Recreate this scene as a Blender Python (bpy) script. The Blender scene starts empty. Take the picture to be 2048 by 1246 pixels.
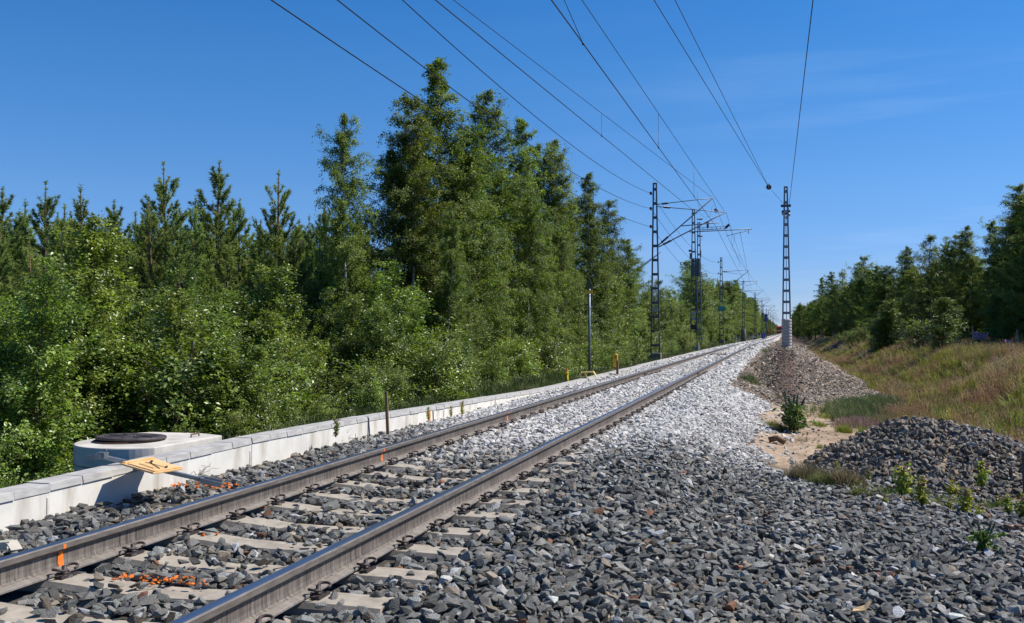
import bpy, bmesh, math, random
import numpy as np
from mathutils import Vector, Matrix, Euler

# ------------------------------------------------------------------ camera, world, sun, exposure
SC = bpy.context.scene
COL = SC.collection
PI = math.pi
R = math.radians
F_PX = 1930.0                     # focal length in pixels of the 2048 px wide photograph
YAW, PITCH, CAM_H = R(15.33), R(1.22), 1.22
cd = bpy.data.cameras.new('camera')
cam = bpy.data.objects.new('camera', cd)
COL.objects.link(cam)
cam.location = (0, 0, CAM_H)
cam.rotation_euler = (R(90) + PITCH, 0, YAW)
cd.sensor_width = 36.0
cd.lens = 36.0 * F_PX / 2048
cd.clip_start = 0.1
cd.clip_end = 6000
SC.camera = cam

SUN_EL, SUN_AZ = R(51), R(25)     # azimuth measured from +X towards +Y
sun_dir = Vector((math.cos(SUN_EL) * math.cos(SUN_AZ), math.cos(SUN_EL) * math.sin(SUN_AZ), math.sin(SUN_EL)))
ld = bpy.data.lights.new('sun', 'SUN')
ld.energy = 4.8
ld.angle = R(0.5)
ld.color = (1.0, 0.955, 0.88)
sun = bpy.data.objects.new('sun', ld)
COL.objects.link(sun)
sun.rotation_euler = (-sun_dir).to_track_quat('-Z', 'Y').to_euler()

W = bpy.data.worlds.new('World')
SC.world = W
W.use_nodes = True
wn, wl = W.node_tree.nodes, W.node_tree.links
for n in list(wn):
    wn.remove(n)
sky = wn.new('ShaderNodeTexSky')
sky.sky_type = 'NISHITA'
sky.sun_disc = False
sky.sun_elevation = SUN_EL
sky.sun_rotation = R(90) - SUN_AZ
sky.altitude = 100
sky.air_density = 1.0
sky.dust_density = 0.0
sky.ozone_density = 6.0
hs = wn.new('ShaderNodeHueSaturation')
hs.inputs['Saturation'].default_value = 1.10
hs.inputs['Value'].default_value = 1.0
tc = wn.new('ShaderNodeTexCoord')
sz = wn.new('ShaderNodeSeparateXYZ')
wl.new(tc.outputs['Generated'], sz.inputs[0])
er_ = wn.new('ShaderNodeValToRGB')      # clear northern air: a less glaring, bluer horizon
er_.color_ramp.elements[0].position = 0.0; er_.color_ramp.elements[0].color = (0.42, 0.50, 0.78, 1)
er_.color_ramp.elements[1].position = 0.45; er_.color_ramp.elements[1].color = (0.40, 0.64, 0.86, 1)
for p_, c_ in ((0.06, (0.47, 0.545, 0.78)), (0.14, (0.52, 0.61, 0.77)), (0.26, (0.50, 0.66, 0.81))):
    e_ = er_.color_ramp.elements.new(p_); e_.color = (*c_, 1)
wl.new(sz.outputs['Z'], er_.inputs[0])
gm_ = wn.new('ShaderNodeMixRGB'); gm_.blend_type = 'MULTIPLY'; gm_.inputs[0].default_value = 1
wl.new(sky.outputs[0], gm_.inputs[1]); wl.new(er_.outputs[0], gm_.inputs[2])
wl.new(gm_.outputs[0], hs.inputs['Color'])
mp = wn.new('ShaderNodeMapping')
mp.inputs['Scale'].default_value = (1.6, 1.6, 16.0)
mp.inputs['Rotation'].default_value = (0.03, 0.05, 0.4)
wl.new(tc.outputs['Generated'], mp.inputs[0])
cn = wn.new('ShaderNodeTexNoise')
cn.inputs['Scale'].default_value = 1.7
cn.inputs['Detail'].default_value = 6
cn.inputs['Roughness'].default_value = 0.55
wl.new(mp.outputs[0], cn.inputs['Vector'])
cr = wn.new('ShaderNodeMapRange')
cr.inputs['From Min'].default_value = 0.50
cr.inputs['From Max'].default_value = 0.85
cr.inputs['To Max'].default_value = 0.12
wl.new(cn.outputs['Fac'], cr.inputs['Value'])
sx = wn.new('ShaderNodeSeparateXYZ')
wl.new(tc.outputs['Generated'], sx.inputs[0])
m1 = wn.new('ShaderNodeMapRange')       # wisps only low in the sky towards the end of the line
m1.inputs['From Min'].default_value = -0.32
m1.inputs['From Max'].default_value = 0.05
wl.new(sx.outputs['X'], m1.inputs['Value'])
m2 = wn.new('ShaderNodeMapRange')
m2.inputs['From Min'].default_value = 0.34
m2.inputs['From Max'].default_value = 0.16
wl.new(sx.outputs['Z'], m2.inputs['Value'])
mm = wn.new('ShaderNodeMath'); mm.operation = 'MULTIPLY'
wl.new(m1.outputs[0], mm.inputs[0]); wl.new(m2.outputs[0], mm.inputs[1])
mm2 = wn.new('ShaderNodeMath'); mm2.operation = 'MULTIPLY'
wl.new(mm.outputs[0], mm2.inputs[0]); wl.new(cr.outputs[0], mm2.inputs[1])
mx = wn.new('ShaderNodeMixRGB')
mx.inputs['Color2'].default_value = (8.0, 8.6, 9.6, 1)
wl.new(mm2.outputs[0], mx.inputs['Fac'])
wl.new(hs.outputs[0], mx.inputs['Color1'])
bg = wn.new('ShaderNodeBackground')
bg.inputs['Strength'].default_value = 0.12
wo = wn.new('ShaderNodeOutputWorld')
wl.new(mx.outputs[0], bg.inputs['Color'])
wl.new(bg.outputs[0], wo.inputs['Surface'])
SC.view_settings.view_transform = 'Standard'
SC.view_settings.look = 'None'
SC.view_settings.exposure = 0.42
SC.view_settings.gamma = 1.0
SC.cycles.max_bounces = 8
SC.cycles.transparent_max_bounces = 8
SC.cycles.use_denoising = True

# ------------------------------------------------------------------ photo pixel -> place
cy_, sy_ = math.cos(YAW), math.sin(YAW)
CAMM = Euler(cam.rotation_euler).to_matrix()
CAMP = Vector(cam.location)


def ray(u, v):
    return CAMM @ Vector(((u - 1024) / F_PX, -(v - 623) / F_PX, -1.0))


def at_z(u, v, z):
    d = ray(u, v); t = (z - CAMP.z) / d.z
    return CAMP + d * t


def at_y(u, v, y):
    d = ray(u, v); return CAMP + d * (y / d.y)


def at_x(u, v, x):
    d = ray(u, v); return CAMP + d * (x / d.x)


def depth_u(X, Y):
    """depth along the lens axis and photo column of ground points (numpy)"""
    zc = Y * cy_ - X * sy_
    xc = X * cy_ + Y * sy_
    return zc, 1024 + F_PX * xc / np.maximum(zc, 0.01)


# ------------------------------------------------------------------ helpers
rng = np.random.default_rng(7)


def tag(o, label=None, cat=None, group=None, kind=None):
    if label: o['label'] = label
    if cat: o['category'] = cat
    if group: o['group'] = group
    if kind: o['kind'] = kind
    return o


def link(o, parent=None):
    COL.objects.link(o)
    if parent is not None: o.parent = parent
    return o


def thing(name, loc, label, cat, group=None, rz=0.0):
    o = bpy.data.objects.new(name, None)
    o.empty_display_size = 0.1
    o.location = loc
    o.rotation_euler = (0, 0, rz)
    COL.objects.link(o)
    return tag(o, label, cat, group)


def np_mesh(name, V, F, mats, fmat=None, tint=None, col=None, smooth=False):
    """mesh from numpy arrays; F is one array, or a list of arrays, of equal-length faces"""
    me = bpy.data.meshes.new(name)
    if not isinstance(F, (list, tuple)): F = [F]
    V = np.asarray(V, dtype=np.float32)
    F = [np.asarray(f, dtype=np.int32) for f in F if len(f)]
    nl = sum(f.size for f in F)
    npoly = sum(len(f) for f in F)
    me.vertices.add(len(V)); me.vertices.foreach_set('co', V.ravel())
    me.loops.add(nl); me.loops.foreach_set('vertex_index', np.concatenate([f.ravel() for f in F]))
    ls = []; p = 0
    for f in F:
        ls.append(p + np.arange(len(f)) * f.shape[1]); p += f.size
    me.polygons.add(npoly)
    me.polygons.foreach_set('loop_start', np.concatenate(ls).astype(np.int32))
    if fmat is not None: me.polygons.foreach_set('material_index', np.asarray(fmat, dtype=np.int32))
    me.polygons.foreach_set('use_smooth', np.full(npoly, smooth, dtype=bool))
    me.update(calc_edges=True)
    for m in (mats if isinstance(mats, (list, tuple)) else [mats]): me.materials.append(m)
    if tint is not None:
        a = me.attributes.new('tint', 'FLOAT', 'FACE'); a.data.foreach_set('value', np.asarray(tint, dtype=np.float32))
    if col is not None:
        a = me.attributes.new('col', 'FLOAT_COLOR', 'POINT')
        c4 = np.ones((len(V), 4), dtype=np.float32); c4[:, :3] = col
        a.data.foreach_set('color', c4.ravel())
    return me


class MB:
    """collects shapes into one mesh"""
    def __init__(s): s.v = []; s.f = []; s.m = []; s.sm = []

    def add(s, vs, fs, mi=0, smooth=False):
        b = len(s.v); s.v += [tuple(v) for v in vs]
        for f in fs:
            s.f.append(tuple(b + i for i in f)); s.m.append(mi); s.sm.append(smooth)

    def box(s, c, d, M=None, mi=0, taper=1.0):
        x, y, z = d[0] / 2, d[1] / 2, d[2] / 2
        vs = [Vector((sx_ * x * (taper if k else 1), sy2 * y * (taper if k else 1), z if k else -z)) for k in (0, 1) for sx_, sy2 in ((-1, -1), (1, -1), (1, 1), (-1, 1))]
        if M is not None: vs = [M @ v for v in vs]
        vs = [v + Vector(c) for v in vs]
        s.add(vs, [(3, 2, 1, 0), (4, 5, 6, 7), (0, 1, 5, 4), (1, 2, 6, 5), (2, 3, 7, 6), (3, 0, 4, 7)], mi)

    def bar(s, a, b, w, h, mi=0, up=Vector((0, 0, 1))):
        """rectangular bar from a to b"""
        a, b = Vector(a), Vector(b); d = (b - a)
        L = d.length; d.normalize()
        x = d.cross(up)
        if x.length < 1e-4: x = d.cross(Vector((0, 1, 0)))
        x.normalize(); z = x.cross(d)
        vs = [p + x * (i * w / 2) + z * (j * h / 2) for p in (a, b) for i, j in ((-1, -1), (1, -1), (1, 1), (-1, 1))]
        s.add(vs, [(0, 1, 2, 3), (7, 6, 5, 4), (4, 5, 1, 0), (5, 6, 2, 1), (6, 7, 3, 2), (7, 4, 0, 3)], mi)

    def tube(s, pts, r, n=6, mi=0, caps=True, smooth=True):
        pts = [Vector(p) for p in pts]
        rs = r if isinstance(r, (list, tuple)) else [r] * len(pts)
        ref = None; b = len(s.v)
        for i, p in enumerate(pts):
            t = (pts[min(i + 1, len(pts) - 1)] - pts[max(i - 1, 0)]).normalized()
            if ref is None:
                ref = t.orthogonal().normalized()
            ref = (ref - t * ref.dot(t))
            if ref.length < 1e-5: ref = t.orthogonal()
            ref.normalize(); q = t.cross(ref)
            for k in range(n):
                a = 2 * PI * k / n
                s.v.append(tuple(p + (ref * math.cos(a) + q * math.sin(a)) * rs[i]))
        for i in range(len(pts) - 1):
            for k in range(n):
                k2 = (k + 1) % n
                s.f.append((b + i * n + k, b + i * n + k2, b + (i + 1) * n + k2, b + (i + 1) * n + k)); s.m.append(mi); s.sm.append(smooth)
        if caps:
            s.f.append(tuple(b + k for k in range(n))[::-1]); s.m.append(mi); s.sm.append(False)
            e = b + (len(pts) - 1) * n
            s.f.append(tuple(e + k for k in range(n))); s.m.append(mi); s.sm.append(False)

    def lathe(s, prof, n=24, c=(0, 0, 0), mi=0, M=None, smooth=True):
        c = Vector(c); b = len(s.v)
        for r_, z in prof:
            for k in range(n):
                a = 2 * PI * k / n
                v = Vector((r_ * math.cos(a), r_ * math.sin(a), z))
                if M is not None: v = M @ v
                s.v.append(tuple(v + c))
        for i in range(len(prof) - 1):
            for k in range(n):
                k2 = (k + 1) % n
                s.f.append((b + i * n + k, b + i * n + k2, b + (i + 1) * n + k2, b + (i + 1) * n + k)); s.m.append(mi); s.sm.append(smooth)
        s.f.append(tuple(b + k for k in range(n))[::-1]); s.m.append(mi); s.sm.append(False)
        e = b + (len(prof) - 1) * n
        s.f.append(tuple(e + k for k in range(n))); s.m.append(mi); s.sm.append(False)

    def prism(s, poly, z0, z1, mi=0):
        n = len(poly)
        vs = [(x, y, z0) for x, y in poly] + [(x, y, z1) for x, y in poly]
        s.add(vs, [tuple(range(n))[::-1], tuple(range(n, 2 * n))] + [(i, (i + 1) % n, n + (i + 1) % n, n + i) for i in range(n)], mi)

    def mesh(s, name, mats):
        me = bpy.data.meshes.new(name)
        me.from_pydata(s.v, [], s.f)
        for m in (mats if isinstance(mats, (list, tuple)) else [mats]): me.materials.append(m)
        me.polygons.foreach_set('material_index', s.m)
        me.polygons.foreach_set('use_smooth', s.sm)
        me.update()
        return me

    def build(s, name, mats, parent=None, bevel=0.0, loc=None):
        o = bpy.data.objects.new(name, s.mesh(name, mats))
        if loc is not None: o.location = loc
        link(o, parent)
        if bevel:
            bv = o.modifiers.new('bevel', 'BEVEL'); bv.width = bevel; bv.segments = 2; bv.limit_method = 'ANGLE'
        return o


def obj(name, me, parent=None, loc=None):
    o = bpy.data.objects.new(name, me)
    if loc is not None: o.location = loc
    return link(o, parent)


# ------------------------------------------------------------------ materials
def lin(r, g, b):
    f = lambda c: ((c / 255 + 0.055) / 1.055) ** 2.4 if c > 10 else c / 255 / 12.92
    return (f(r), f(g), f(b))


def mat(name):
    m = bpy.data.materials.new(name); m.use_nodes = True
    nt = m.node_tree
    for n in list(nt.nodes): nt.nodes.remove(n)
    out = nt.nodes.new('ShaderNodeOutputMaterial')
    bs = nt.nodes.new('ShaderNodeBsdfPrincipled')
    nt.links.new(bs.outputs[0], out.inputs['Surface'])
    return m, nt, bs, out


def noise_ramp(nt, c1, c2, scale, coord='Object', stretch=(1, 1, 1), lo=0.35, hi=0.65, detail=5, rough=0.6):
    t = nt.nodes.new('ShaderNodeTexCoord')
    mpn = nt.nodes.new('ShaderNodeMapping'); mpn.inputs['Scale'].default_value = stretch
    nz = nt.nodes.new('ShaderNodeTexNoise'); nz.inputs['Scale'].default_value = scale; nz.inputs['Detail'].default_value = detail
    nz.inputs['Roughness'].default_value = rough
    rp = nt.nodes.new('ShaderNodeValToRGB')
    rp.color_ramp.elements[0].position = lo; rp.color_ramp.elements[1].position = hi
    rp.color_ramp.elements[0].color = (*c1, 1); rp.color_ramp.elements[1].color = (*c2, 1)
    nt.links.new(t.outputs[coord], mpn.inputs[0]); nt.links.new(mpn.outputs[0], nz.inputs['Vector']); nt.links.new(nz.outputs['Fac'], rp.inputs[0])
    return rp, nz


def mix(nt, fac, a, b, mode='MIX'):
    m = nt.nodes.new('ShaderNodeMixRGB'); m.blend_type = mode
    for i, x in ((0, fac), (1, a), (2, b)):
        if hasattr(x, 'is_output') or isinstance(x, bpy.types.NodeSocket): nt.links.new(x, m.inputs[i])
        elif isinstance(x, (int, float)): m.inputs[i].default_value = x
        else: m.inputs[i].default_value = (*x, 1)
    return m.outputs[0]


def bump(nt, bs, height, strength=0.4, dist=0.01):
    b = nt.nodes.new('ShaderNodeBump'); b.inputs['Strength'].default_value = strength; b.inputs['Distance'].default_value = dist
    nt.links.new(height, b.inputs['Height']); nt.links.new(b.outputs[0], bs.inputs['Normal'])


def simple(name, c1, c2=None, scale=6, rough=0.6, metal=0.0, bmp=0.0, stretch=(1, 1, 1), lo=0.35, hi=0.65, coord='Object'):
    m, nt, bs, out = mat(name)
    c2 = c2 or tuple(x * 0.75 for x in c1)
    rp, nz = noise_ramp(nt, c1, c2, scale, stretch=stretch, lo=lo, hi=hi, coord=coord)
    nt.links.new(rp.outputs[0], bs.inputs['Base Color'])
    bs.inputs['Roughness'].default_value = rough; bs.inputs['Metallic'].default_value = metal
    if bmp: bump(nt, bs, nz.outputs['Fac'], bmp, 0.01)
    return m


def leaf_mat(name, dark, light, trans, tmix=0.35, rough=0.42, spec=0.5, vary=0.25):
    m, nt, bs, out = mat(name)
    at = nt.nodes.new('ShaderNodeAttribute'); at.attribute_name = 'tint'
    oi = nt.nodes.new('ShaderNodeObjectInfo')
    rp = nt.nodes.new('ShaderNodeValToRGB')
    rp.color_ramp.elements[0].color = (*dark, 1); rp.color_ramp.elements[1].color = (*light, 1)
    nt.links.new(at.outputs['Fac'], rp.inputs[0])
    mr = nt.nodes.new('ShaderNodeMapRange'); mr.inputs['To Min'].default_value = 1 - vary; mr.inputs['To Max'].default_value = 1 + vary
    nt.links.new(oi.outputs['Random'], mr.inputs['Value'])
    hv = nt.nodes.new('ShaderNodeHueSaturation')
    mh = nt.nodes.new('ShaderNodeMapRange'); mh.inputs['To Min'].default_value = 0.485; mh.inputs['To Max'].default_value = 0.515
    mu = nt.nodes.new('ShaderNodeMath'); mu.operation = 'MULTIPLY'; mu.inputs[1].default_value = 7.31
    fr = nt.nodes.new('ShaderNodeMath'); fr.operation = 'FRACT'
    nt.links.new(oi.outputs['Random'], mu.inputs[0]); nt.links.new(mu.outputs[0], fr.inputs[0]); nt.links.new(fr.outputs[0], mh.inputs['Value'])
    nt.links.new(mh.outputs[0], hv.inputs['Hue']); nt.links.new(mr.outputs[0], hv.inputs['Value']); nt.links.new(rp.outputs[0], hv.inputs['Color'])
    nt.links.new(hv.outputs[0], bs.inputs['Base Color'])
    bs.inputs['Roughness'].default_value = rough; bs.inputs['Specular IOR Level'].default_value = spec
    tr = nt.nodes.new('ShaderNodeBsdfTranslucent')
    tcol = mix(nt, 1.0, hv.outputs[0], trans, 'MULTIPLY')
    nt.links.new(tcol, tr.inputs['Color'])
    ms = nt.nodes.new('ShaderNodeMixShader'); ms.inputs[0].default_value = tmix
    nt.links.new(bs.outputs[0], ms.inputs[1]); nt.links.new(tr.outputs[0], ms.inputs[2]); nt.links.new(ms.outputs[0], out.inputs['Surface'])
    return m


def inst_mat(name, rough=0.75, bumps=True, trans=0.0, nscale=14.0):
    """colour comes from the scattered point's own 'col' attribute"""
    m, nt, bs, out = mat(name)
    at = nt.nodes.new('ShaderNodeAttribute'); at.attribute_name = 'col'; at.attribute_type = 'INSTANCER'
    rp, nz = noise_ramp(nt, (0.62, 0.62, 0.62), (1.25, 1.25, 1.25), nscale, lo=0.3, hi=0.7, detail=6)
    c = mix(nt, 1.0, at.outputs['Color'], rp.outputs[0], 'MULTIPLY')
    nt.links.new(c, bs.inputs['Base Color'])
    bs.inputs['Roughness'].default_value = rough
    bs.inputs['Specular IOR Level'].default_value = 0.35
    if bumps: bump(nt, bs, nz.outputs['Fac'], 0.5, 0.06)
    if trans:
        tr = nt.nodes.new('ShaderNodeBsdfTranslucent'); nt.links.new(c, tr.inputs['Color'])
        ms = nt.nodes.new('ShaderNodeMixShader'); ms.inputs[0].default_value = trans
        nt.links.new(bs.outputs[0], ms.inputs[1]); nt.links.new(tr.outputs[0], ms.inputs[2]); nt.links.new(ms.outputs[0], out.inputs['Surface'])
    return m


M_STONE = inst_mat('crushed_stone')
M_GRASS = inst_mat('grass_blades', 0.6, False, 0.3)
M_BIRCH = leaf_mat('birch_leaves', (0.056, 0.084, 0.015), (0.265, 0.330, 0.072), (1.5, 1.6, 0.55), 0.37, 0.48, 0.35)
M_SHRUB = leaf_mat('shrub_leaves', (0.048, 0.076, 0.011), (0.315, 0.390, 0.080), (1.5, 1.65, 0.5), 0.33, 0.36, 0.55)
M_PINE = leaf_mat('pine_needles', (0.095, 0.140, 0.036), (0.30, 0.365, 0.10), (1.3, 1.4, 0.7), 0.26, 0.6, 0.25)
M_SAPL = leaf_mat('sapling_leaves', (0.17, 0.205, 0.03), (0.36, 0.385, 0.06), (1.5, 1.5, 0.6), 0.35)
M_SAPR = simple('reddish_leaf_tips', (0.22, 0.07, 0.03), (0.14, 0.05, 0.025), 20, 0.5)
M_LUPL = leaf_mat('lupin_leaves', (0.085, 0.15, 0.035), (0.22, 0.33, 0.085), (1.4, 1.5, 0.6), 0.3)
M_LUPF = leaf_mat('lupin_flowers', (0.45, 0.31, 0.46), (0.72, 0.55, 0.72), (1.2, 1.2, 1.2), 0.3)
M_LUPP = leaf_mat('lupin_pods', (0.13, 0.17, 0.11), (0.26, 0.29, 0.21), (1, 1, 1), 0.2)
M_BARKW = simple('birch_bark', (0.62, 0.60, 0.56), (0.10, 0.09, 0.08), 9, 0.8, stretch=(1, 1, 3.5), lo=0.50, hi=0.66)
M_BARKP = simple('pine_bark', (0.20, 0.105, 0.055), (0.09, 0.06, 0.045), 9, 0.9)
M_BARKS = simple('brown_bark', (0.13, 0.09, 0.06), (0.07, 0.05, 0.035), 12, 0.9)
M_STEEL = simple('galvanised_steel', (0.33, 0.34, 0.35), (0.24, 0.25, 0.26), 9, 0.42, 0.7)
M_MAST = simple('painted_mast_steel', (0.075, 0.092, 0.115), (0.045, 0.055, 0.07), 3, 0.5, 0.2)
M_MASTG = simple('grey_mast_steel', (0.17, 0.20, 0.24), (0.11, 0.13, 0.16), 3, 0.45, 0.3)
M_INSUL = simple('brown_insulator', (0.035, 0.024, 0.022), (0.02, 0.015, 0.015), 9, 0.3)
M_WIRE = simple('dark_wire', (0.035, 0.04, 0.045), (0.025, 0.03, 0.03), 5, 0.5, 0.5)
M_CONC = simple('aged_concrete', (0.36, 0.345, 0.31), (0.22, 0.21, 0.185), 4, 0.9, bmp=0.2)
M_CONCD = simple('dark_foundation_concrete', (0.20, 0.185, 0.165), (0.11, 0.10, 0.09), 3, 0.9, bmp=0.3)
M_IRON = simple('cast_iron', (0.095, 0.078, 0.072), (0.05, 0.042, 0.04), 14, 0.6, 0.4, bmp=0.5)
M_RUST = simple('rusty_iron', (0.17, 0.085, 0.045), (0.08, 0.045, 0.03), 18, 0.85, bmp=0.4)
M_CLIP = simple('clip_steel', (0.085, 0.066, 0.06), (0.05, 0.04, 0.038), 30, 0.6, 0.5)
M_WOOD = simple('weathered_wood', (0.22, 0.135, 0.07), (0.13, 0.08, 0.045), 5, 0.9, stretch=(6, 6, 0.8))
M_FRESHW = simple('fresh_split_wood', (0.72, 0.50, 0.25), (0.55, 0.34, 0.15), 8, 0.8, stretch=(1, 6, 6))
M_YEL = simple('yellow_plastic', (0.72, 0.42, 0.035), (0.60, 0.34, 0.03), 4, 0.45)
M_CREAM = simple('pale_yellow_plastic', (0.80, 0.62, 0.22), (0.70, 0.52, 0.18), 4, 0.5)
M_BOARD = simple('faded_orange_board', (0.80, 0.50, 0.23), (0.66, 0.39, 0.15), 6, 0.6)
M_ORANGE = simple('orange_spray_paint', (0.95, 0.22, 0.02), (0.80, 0.16, 0.015), 20, 0.6)
M_BLACK = simple('black_paint', (0.02, 0.02, 0.022), (0.03, 0.03, 0.03), 8, 0.6)
M_TEAL = simple('teal_sign', (0.02, 0.20, 0.20), (0.018, 0.17, 0.17), 3, 0.5)
M_TEALW = simple('pale_teal_digits', (0.10, 0.42, 0.45), (0.10, 0.40, 0.43), 3, 0.5)
M_RED = simple('train_red_paint', (0.50, 0.035, 0.025), (0.40, 0.03, 0.02), 2, 0.45)
M_WHITE = simple('white_paint', (0.75, 0.75, 0.75), (0.65, 0.65, 0.65), 2, 0.5)
M_GLASS = simple('dark_window', (0.02, 0.025, 0.03), (0.03, 0.035, 0.04), 2, 0.1)
M_BLUE = simple('blue_sign', (0.05, 0.09, 0.30), (0.04, 0.08, 0.26), 3, 0.5)
M_DARKG = simple('dark_olive_sign_back', (0.07, 0.085, 0.03), (0.05, 0.06, 0.025), 4, 0.6)
M_BLADE = simple('pale_blade_coating', (0.80, 0.82, 0.84), (0.76, 0.78, 0.80), 1, 0.6)


def wall_mat():
    m, nt, bs, out = mat('pale_precast_concrete')
    rp, nz = noise_ramp(nt, (0.74, 0.70, 0.62), (0.62, 0.585, 0.515), 3.0)
    r2, n2 = noise_ramp(nt, (1, 1, 1), (0.58, 0.53, 0.46), 2.6, stretch=(1.4, 1.4, 0.25), lo=0.53, hi=0.75)
    r3, n3 = noise_ramp(nt, (1, 1, 1), (0.55, 0.52, 0.48), 60, lo=0.70, hi=0.76, detail=2)
    c = mix(nt, 1, rp.outputs[0], r2.outputs[0], 'MULTIPLY')
    c = mix(nt, 0.6, c, r3.outputs[0], 'MULTIPLY')
    nt.links.new(c, bs.inputs['Base Color']); bs.inputs['Roughness'].default_value = 0.85
    bump(nt, bs, n3.outputs['Fac'], 0.15, 0.004)
    return m


M_WALL = wall_mat()
M_CAP = simple('grey_cap_concrete', (0.45, 0.43, 0.395), (0.31, 0.295, 0.275), 5, 0.85, stretch=(1, 1, 5), bmp=0.15)
M_MANH = simple('weathered_ring_concrete', (0.56, 0.52, 0.45), (0.34, 0.315, 0.275), 3.2, 0.9, bmp=0.35, lo=0.38, hi=0.72)
M_SLEEP = simple('sleeper_concrete', (0.40, 0.345, 0.27), (0.25, 0.215, 0.165), 7, 0.92, bmp=0.35)


def rail_mat():
    """flank of a rail: rust-brown steel streaked from the top down"""
    m, nt, bs, out = mat('streaked_rail_steel')
    rp, nz = noise_ramp(nt, (0.060, 0.050, 0.044), (0.25, 0.215, 0.185), 1.0, stretch=(60, 60, 1.5), lo=0.30, hi=0.72, detail=4)
    r2, n2 = noise_ramp(nt, (0.72, 0.68, 0.64), (1.2, 1.18, 1.12), 1.4, stretch=(1, 1, 8))
    c = mix(nt, 1, rp.outputs[0], r2.outputs[0], 'MULTIPLY')
    nt.links.new(c, bs.inputs['Base Color']); bs.inputs['Roughness'].default_value = 0.65; bs.inputs['Metallic'].default_value = 0.25
    return m


M_RAIL = rail_mat()
M_RAILF = simple('dusty_rail_foot', (0.26, 0.225, 0.19), (0.15, 0.13, 0.11), 5, 0.85, 0.1, stretch=(1, 3, 1))
M_RAILS = simple('rail_head_side', (0.20, 0.172, 0.14), (0.12, 0.10, 0.085), 4, 0.55, 0.3, stretch=(1, 2, 12))
M_RAILT = simple('polished_running_surface', (0.36, 0.38, 0.42), (0.26, 0.28, 0.32), 3, 0.34, 0.95, stretch=(40, 0.6, 1))

# ------------------------------------------------------------------ lie of the land
TRK = -3.245                      # track centre
RL, RR = TRK - 0.798, TRK + 0.798  # rail centres


def ss(a, b, x):
    t = np.clip((np.asarray(x, dtype=float) - a) / (b - a), 0, 1)
    return t * t * (3 - 2 * t)


def xs(y):
    """sideways drift of the line far ahead"""
    y = np.asarray(y, dtype=float)
    return 2.0 * ss(60, 240, y) + np.clip(y - 240, 0, None) * 0.0085


_ph = rng.uniform(0, 6.28, (14,)); _dr = rng.uniform(0, 6.28, (14,))


def fbm(x, y, s=1.0, oct=7):
    r = 0; a = 1.0; tot = 0
    for i in range(oct):
        k = s * 1.9 ** i
        d = _dr[i]
        r = r + a * np.sin(k * (x * math.cos(d) + y * math.sin(d)) + _ph[i] + 1.3 * np.sin(k * 0.7 * (y * math.cos(d) - x * math.sin(d)) + _ph[i + 5]))
        tot += a; a *= 0.62
    return r / tot


MOUND = (2.05, 15.0)


def ground(X, Y):
    X = np.asarray(X, dtype=float); Y = np.asarray(Y, dtype=float)
    x = X - xs(Y)
    D = 0.26 + 0.26 * ss(7, 14, Y)
    crib = -0.240 + 0.034 * ss(9, 14, Y)
    sh = np.where(Y < 9, -1.75, -1.7)
    z = np.where(x < sh, crib, crib - ss(sh, 0.25 + 0.0 * x, x) * D)
    # little heap of ballast beside the sleeper ends in front
    z = z + 0.040 * np.exp(-((x + 1.65) / 0.30) ** 2) + 0.07 * np.exp(-((x + 1.2) / 0.5) ** 2) * ss(5.6, 8.0, Y) * (1 - ss(12, 15, Y))
    z = z - 0.10 * ss(0.2, 3.0, x)
    # ditch and grassy bank to the right
    dd = ss(13, 20, Y)
    ditch = -0.80 - 0.35 * ss(25, 50, Y)
    edge = 2.4 + 0.5 * ss(20, 60, Y)
    z = z * (1 - dd * ss(edge - 0.8, edge + 1.0, x)) + ditch * dd * ss(edge - 0.8, edge + 1.0, x)
    bank = 4.4 + 0.5 * np.sin(Y * 0.21) + 0.4 * np.sin(Y * 0.53 + 1)
    top = 0.22 + 0.25 * ss(8, 16, x)
    z = z + dd * ss(bank, bank + 3.3, x) * (top - ditch)
    z = z + dd * ss(4.6, 7, x) * 0.10 * fbm(X, Y, 0.55)
    z = np.where((Y < 20) & (x > 3), z * 1.0, z)
    # dirt ridge at the foot of the stand-alone mast
    cz = -0.78 + 1.16 * ss(26, 43, Y) - 0.55 * ss(58, 80, Y) - 0.5 * ss(120, 200, Y)
    cx = 0.42 + 0.12 * np.sin(Y * 0.35)
    w = x - cx
    rid = cz - np.where(w > 0, 0.44 * np.maximum(w - 0.15, 0), 0.66 * np.maximum(-w - 0.25, 0)) + 0.05 * fbm(X, Y, 1.3)
    z = np.where((Y > 25.5), np.maximum(z, np.where(x < 4.2, rid, -9)), z)
    # heap of dark stone
    dx, dy = X - MOUND[0], Y - MOUND[1]
    rr = np.sqrt(np.where(dx > 0, dx * 0.66, dx * 1.0) ** 2 + (dy * 0.75) ** 2) / 1.62
    z = z + 0.90 * np.clip(1 - rr, 0, 1) ** 1.08 * (1 - 0.14 * np.exp(-(rr / 0.16) ** 2)) * (1 + 0.08 * fbm(X, Y, 2.0))
    # left of the wall
    lf = x < -5.5
    zl = -0.30 - 0.85 * ss(-6.3, -9.5, x) * (1 - 0.5 * ss(30, 60, Y)) + 0.06 * fbm(X, Y, 0.8)
    z = np.where(lf, zl, z)
    z = z + 0.012 * fbm(X, Y, 5.0)
    # beyond what the photograph shows the land is level
    far = ss(300, 900, np.hypot(X, Y))
    return z * (1 - far) - 0.5 * far


def gz(x, y): return float(ground(np.array([x]), np.array([y]))[0])


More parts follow.
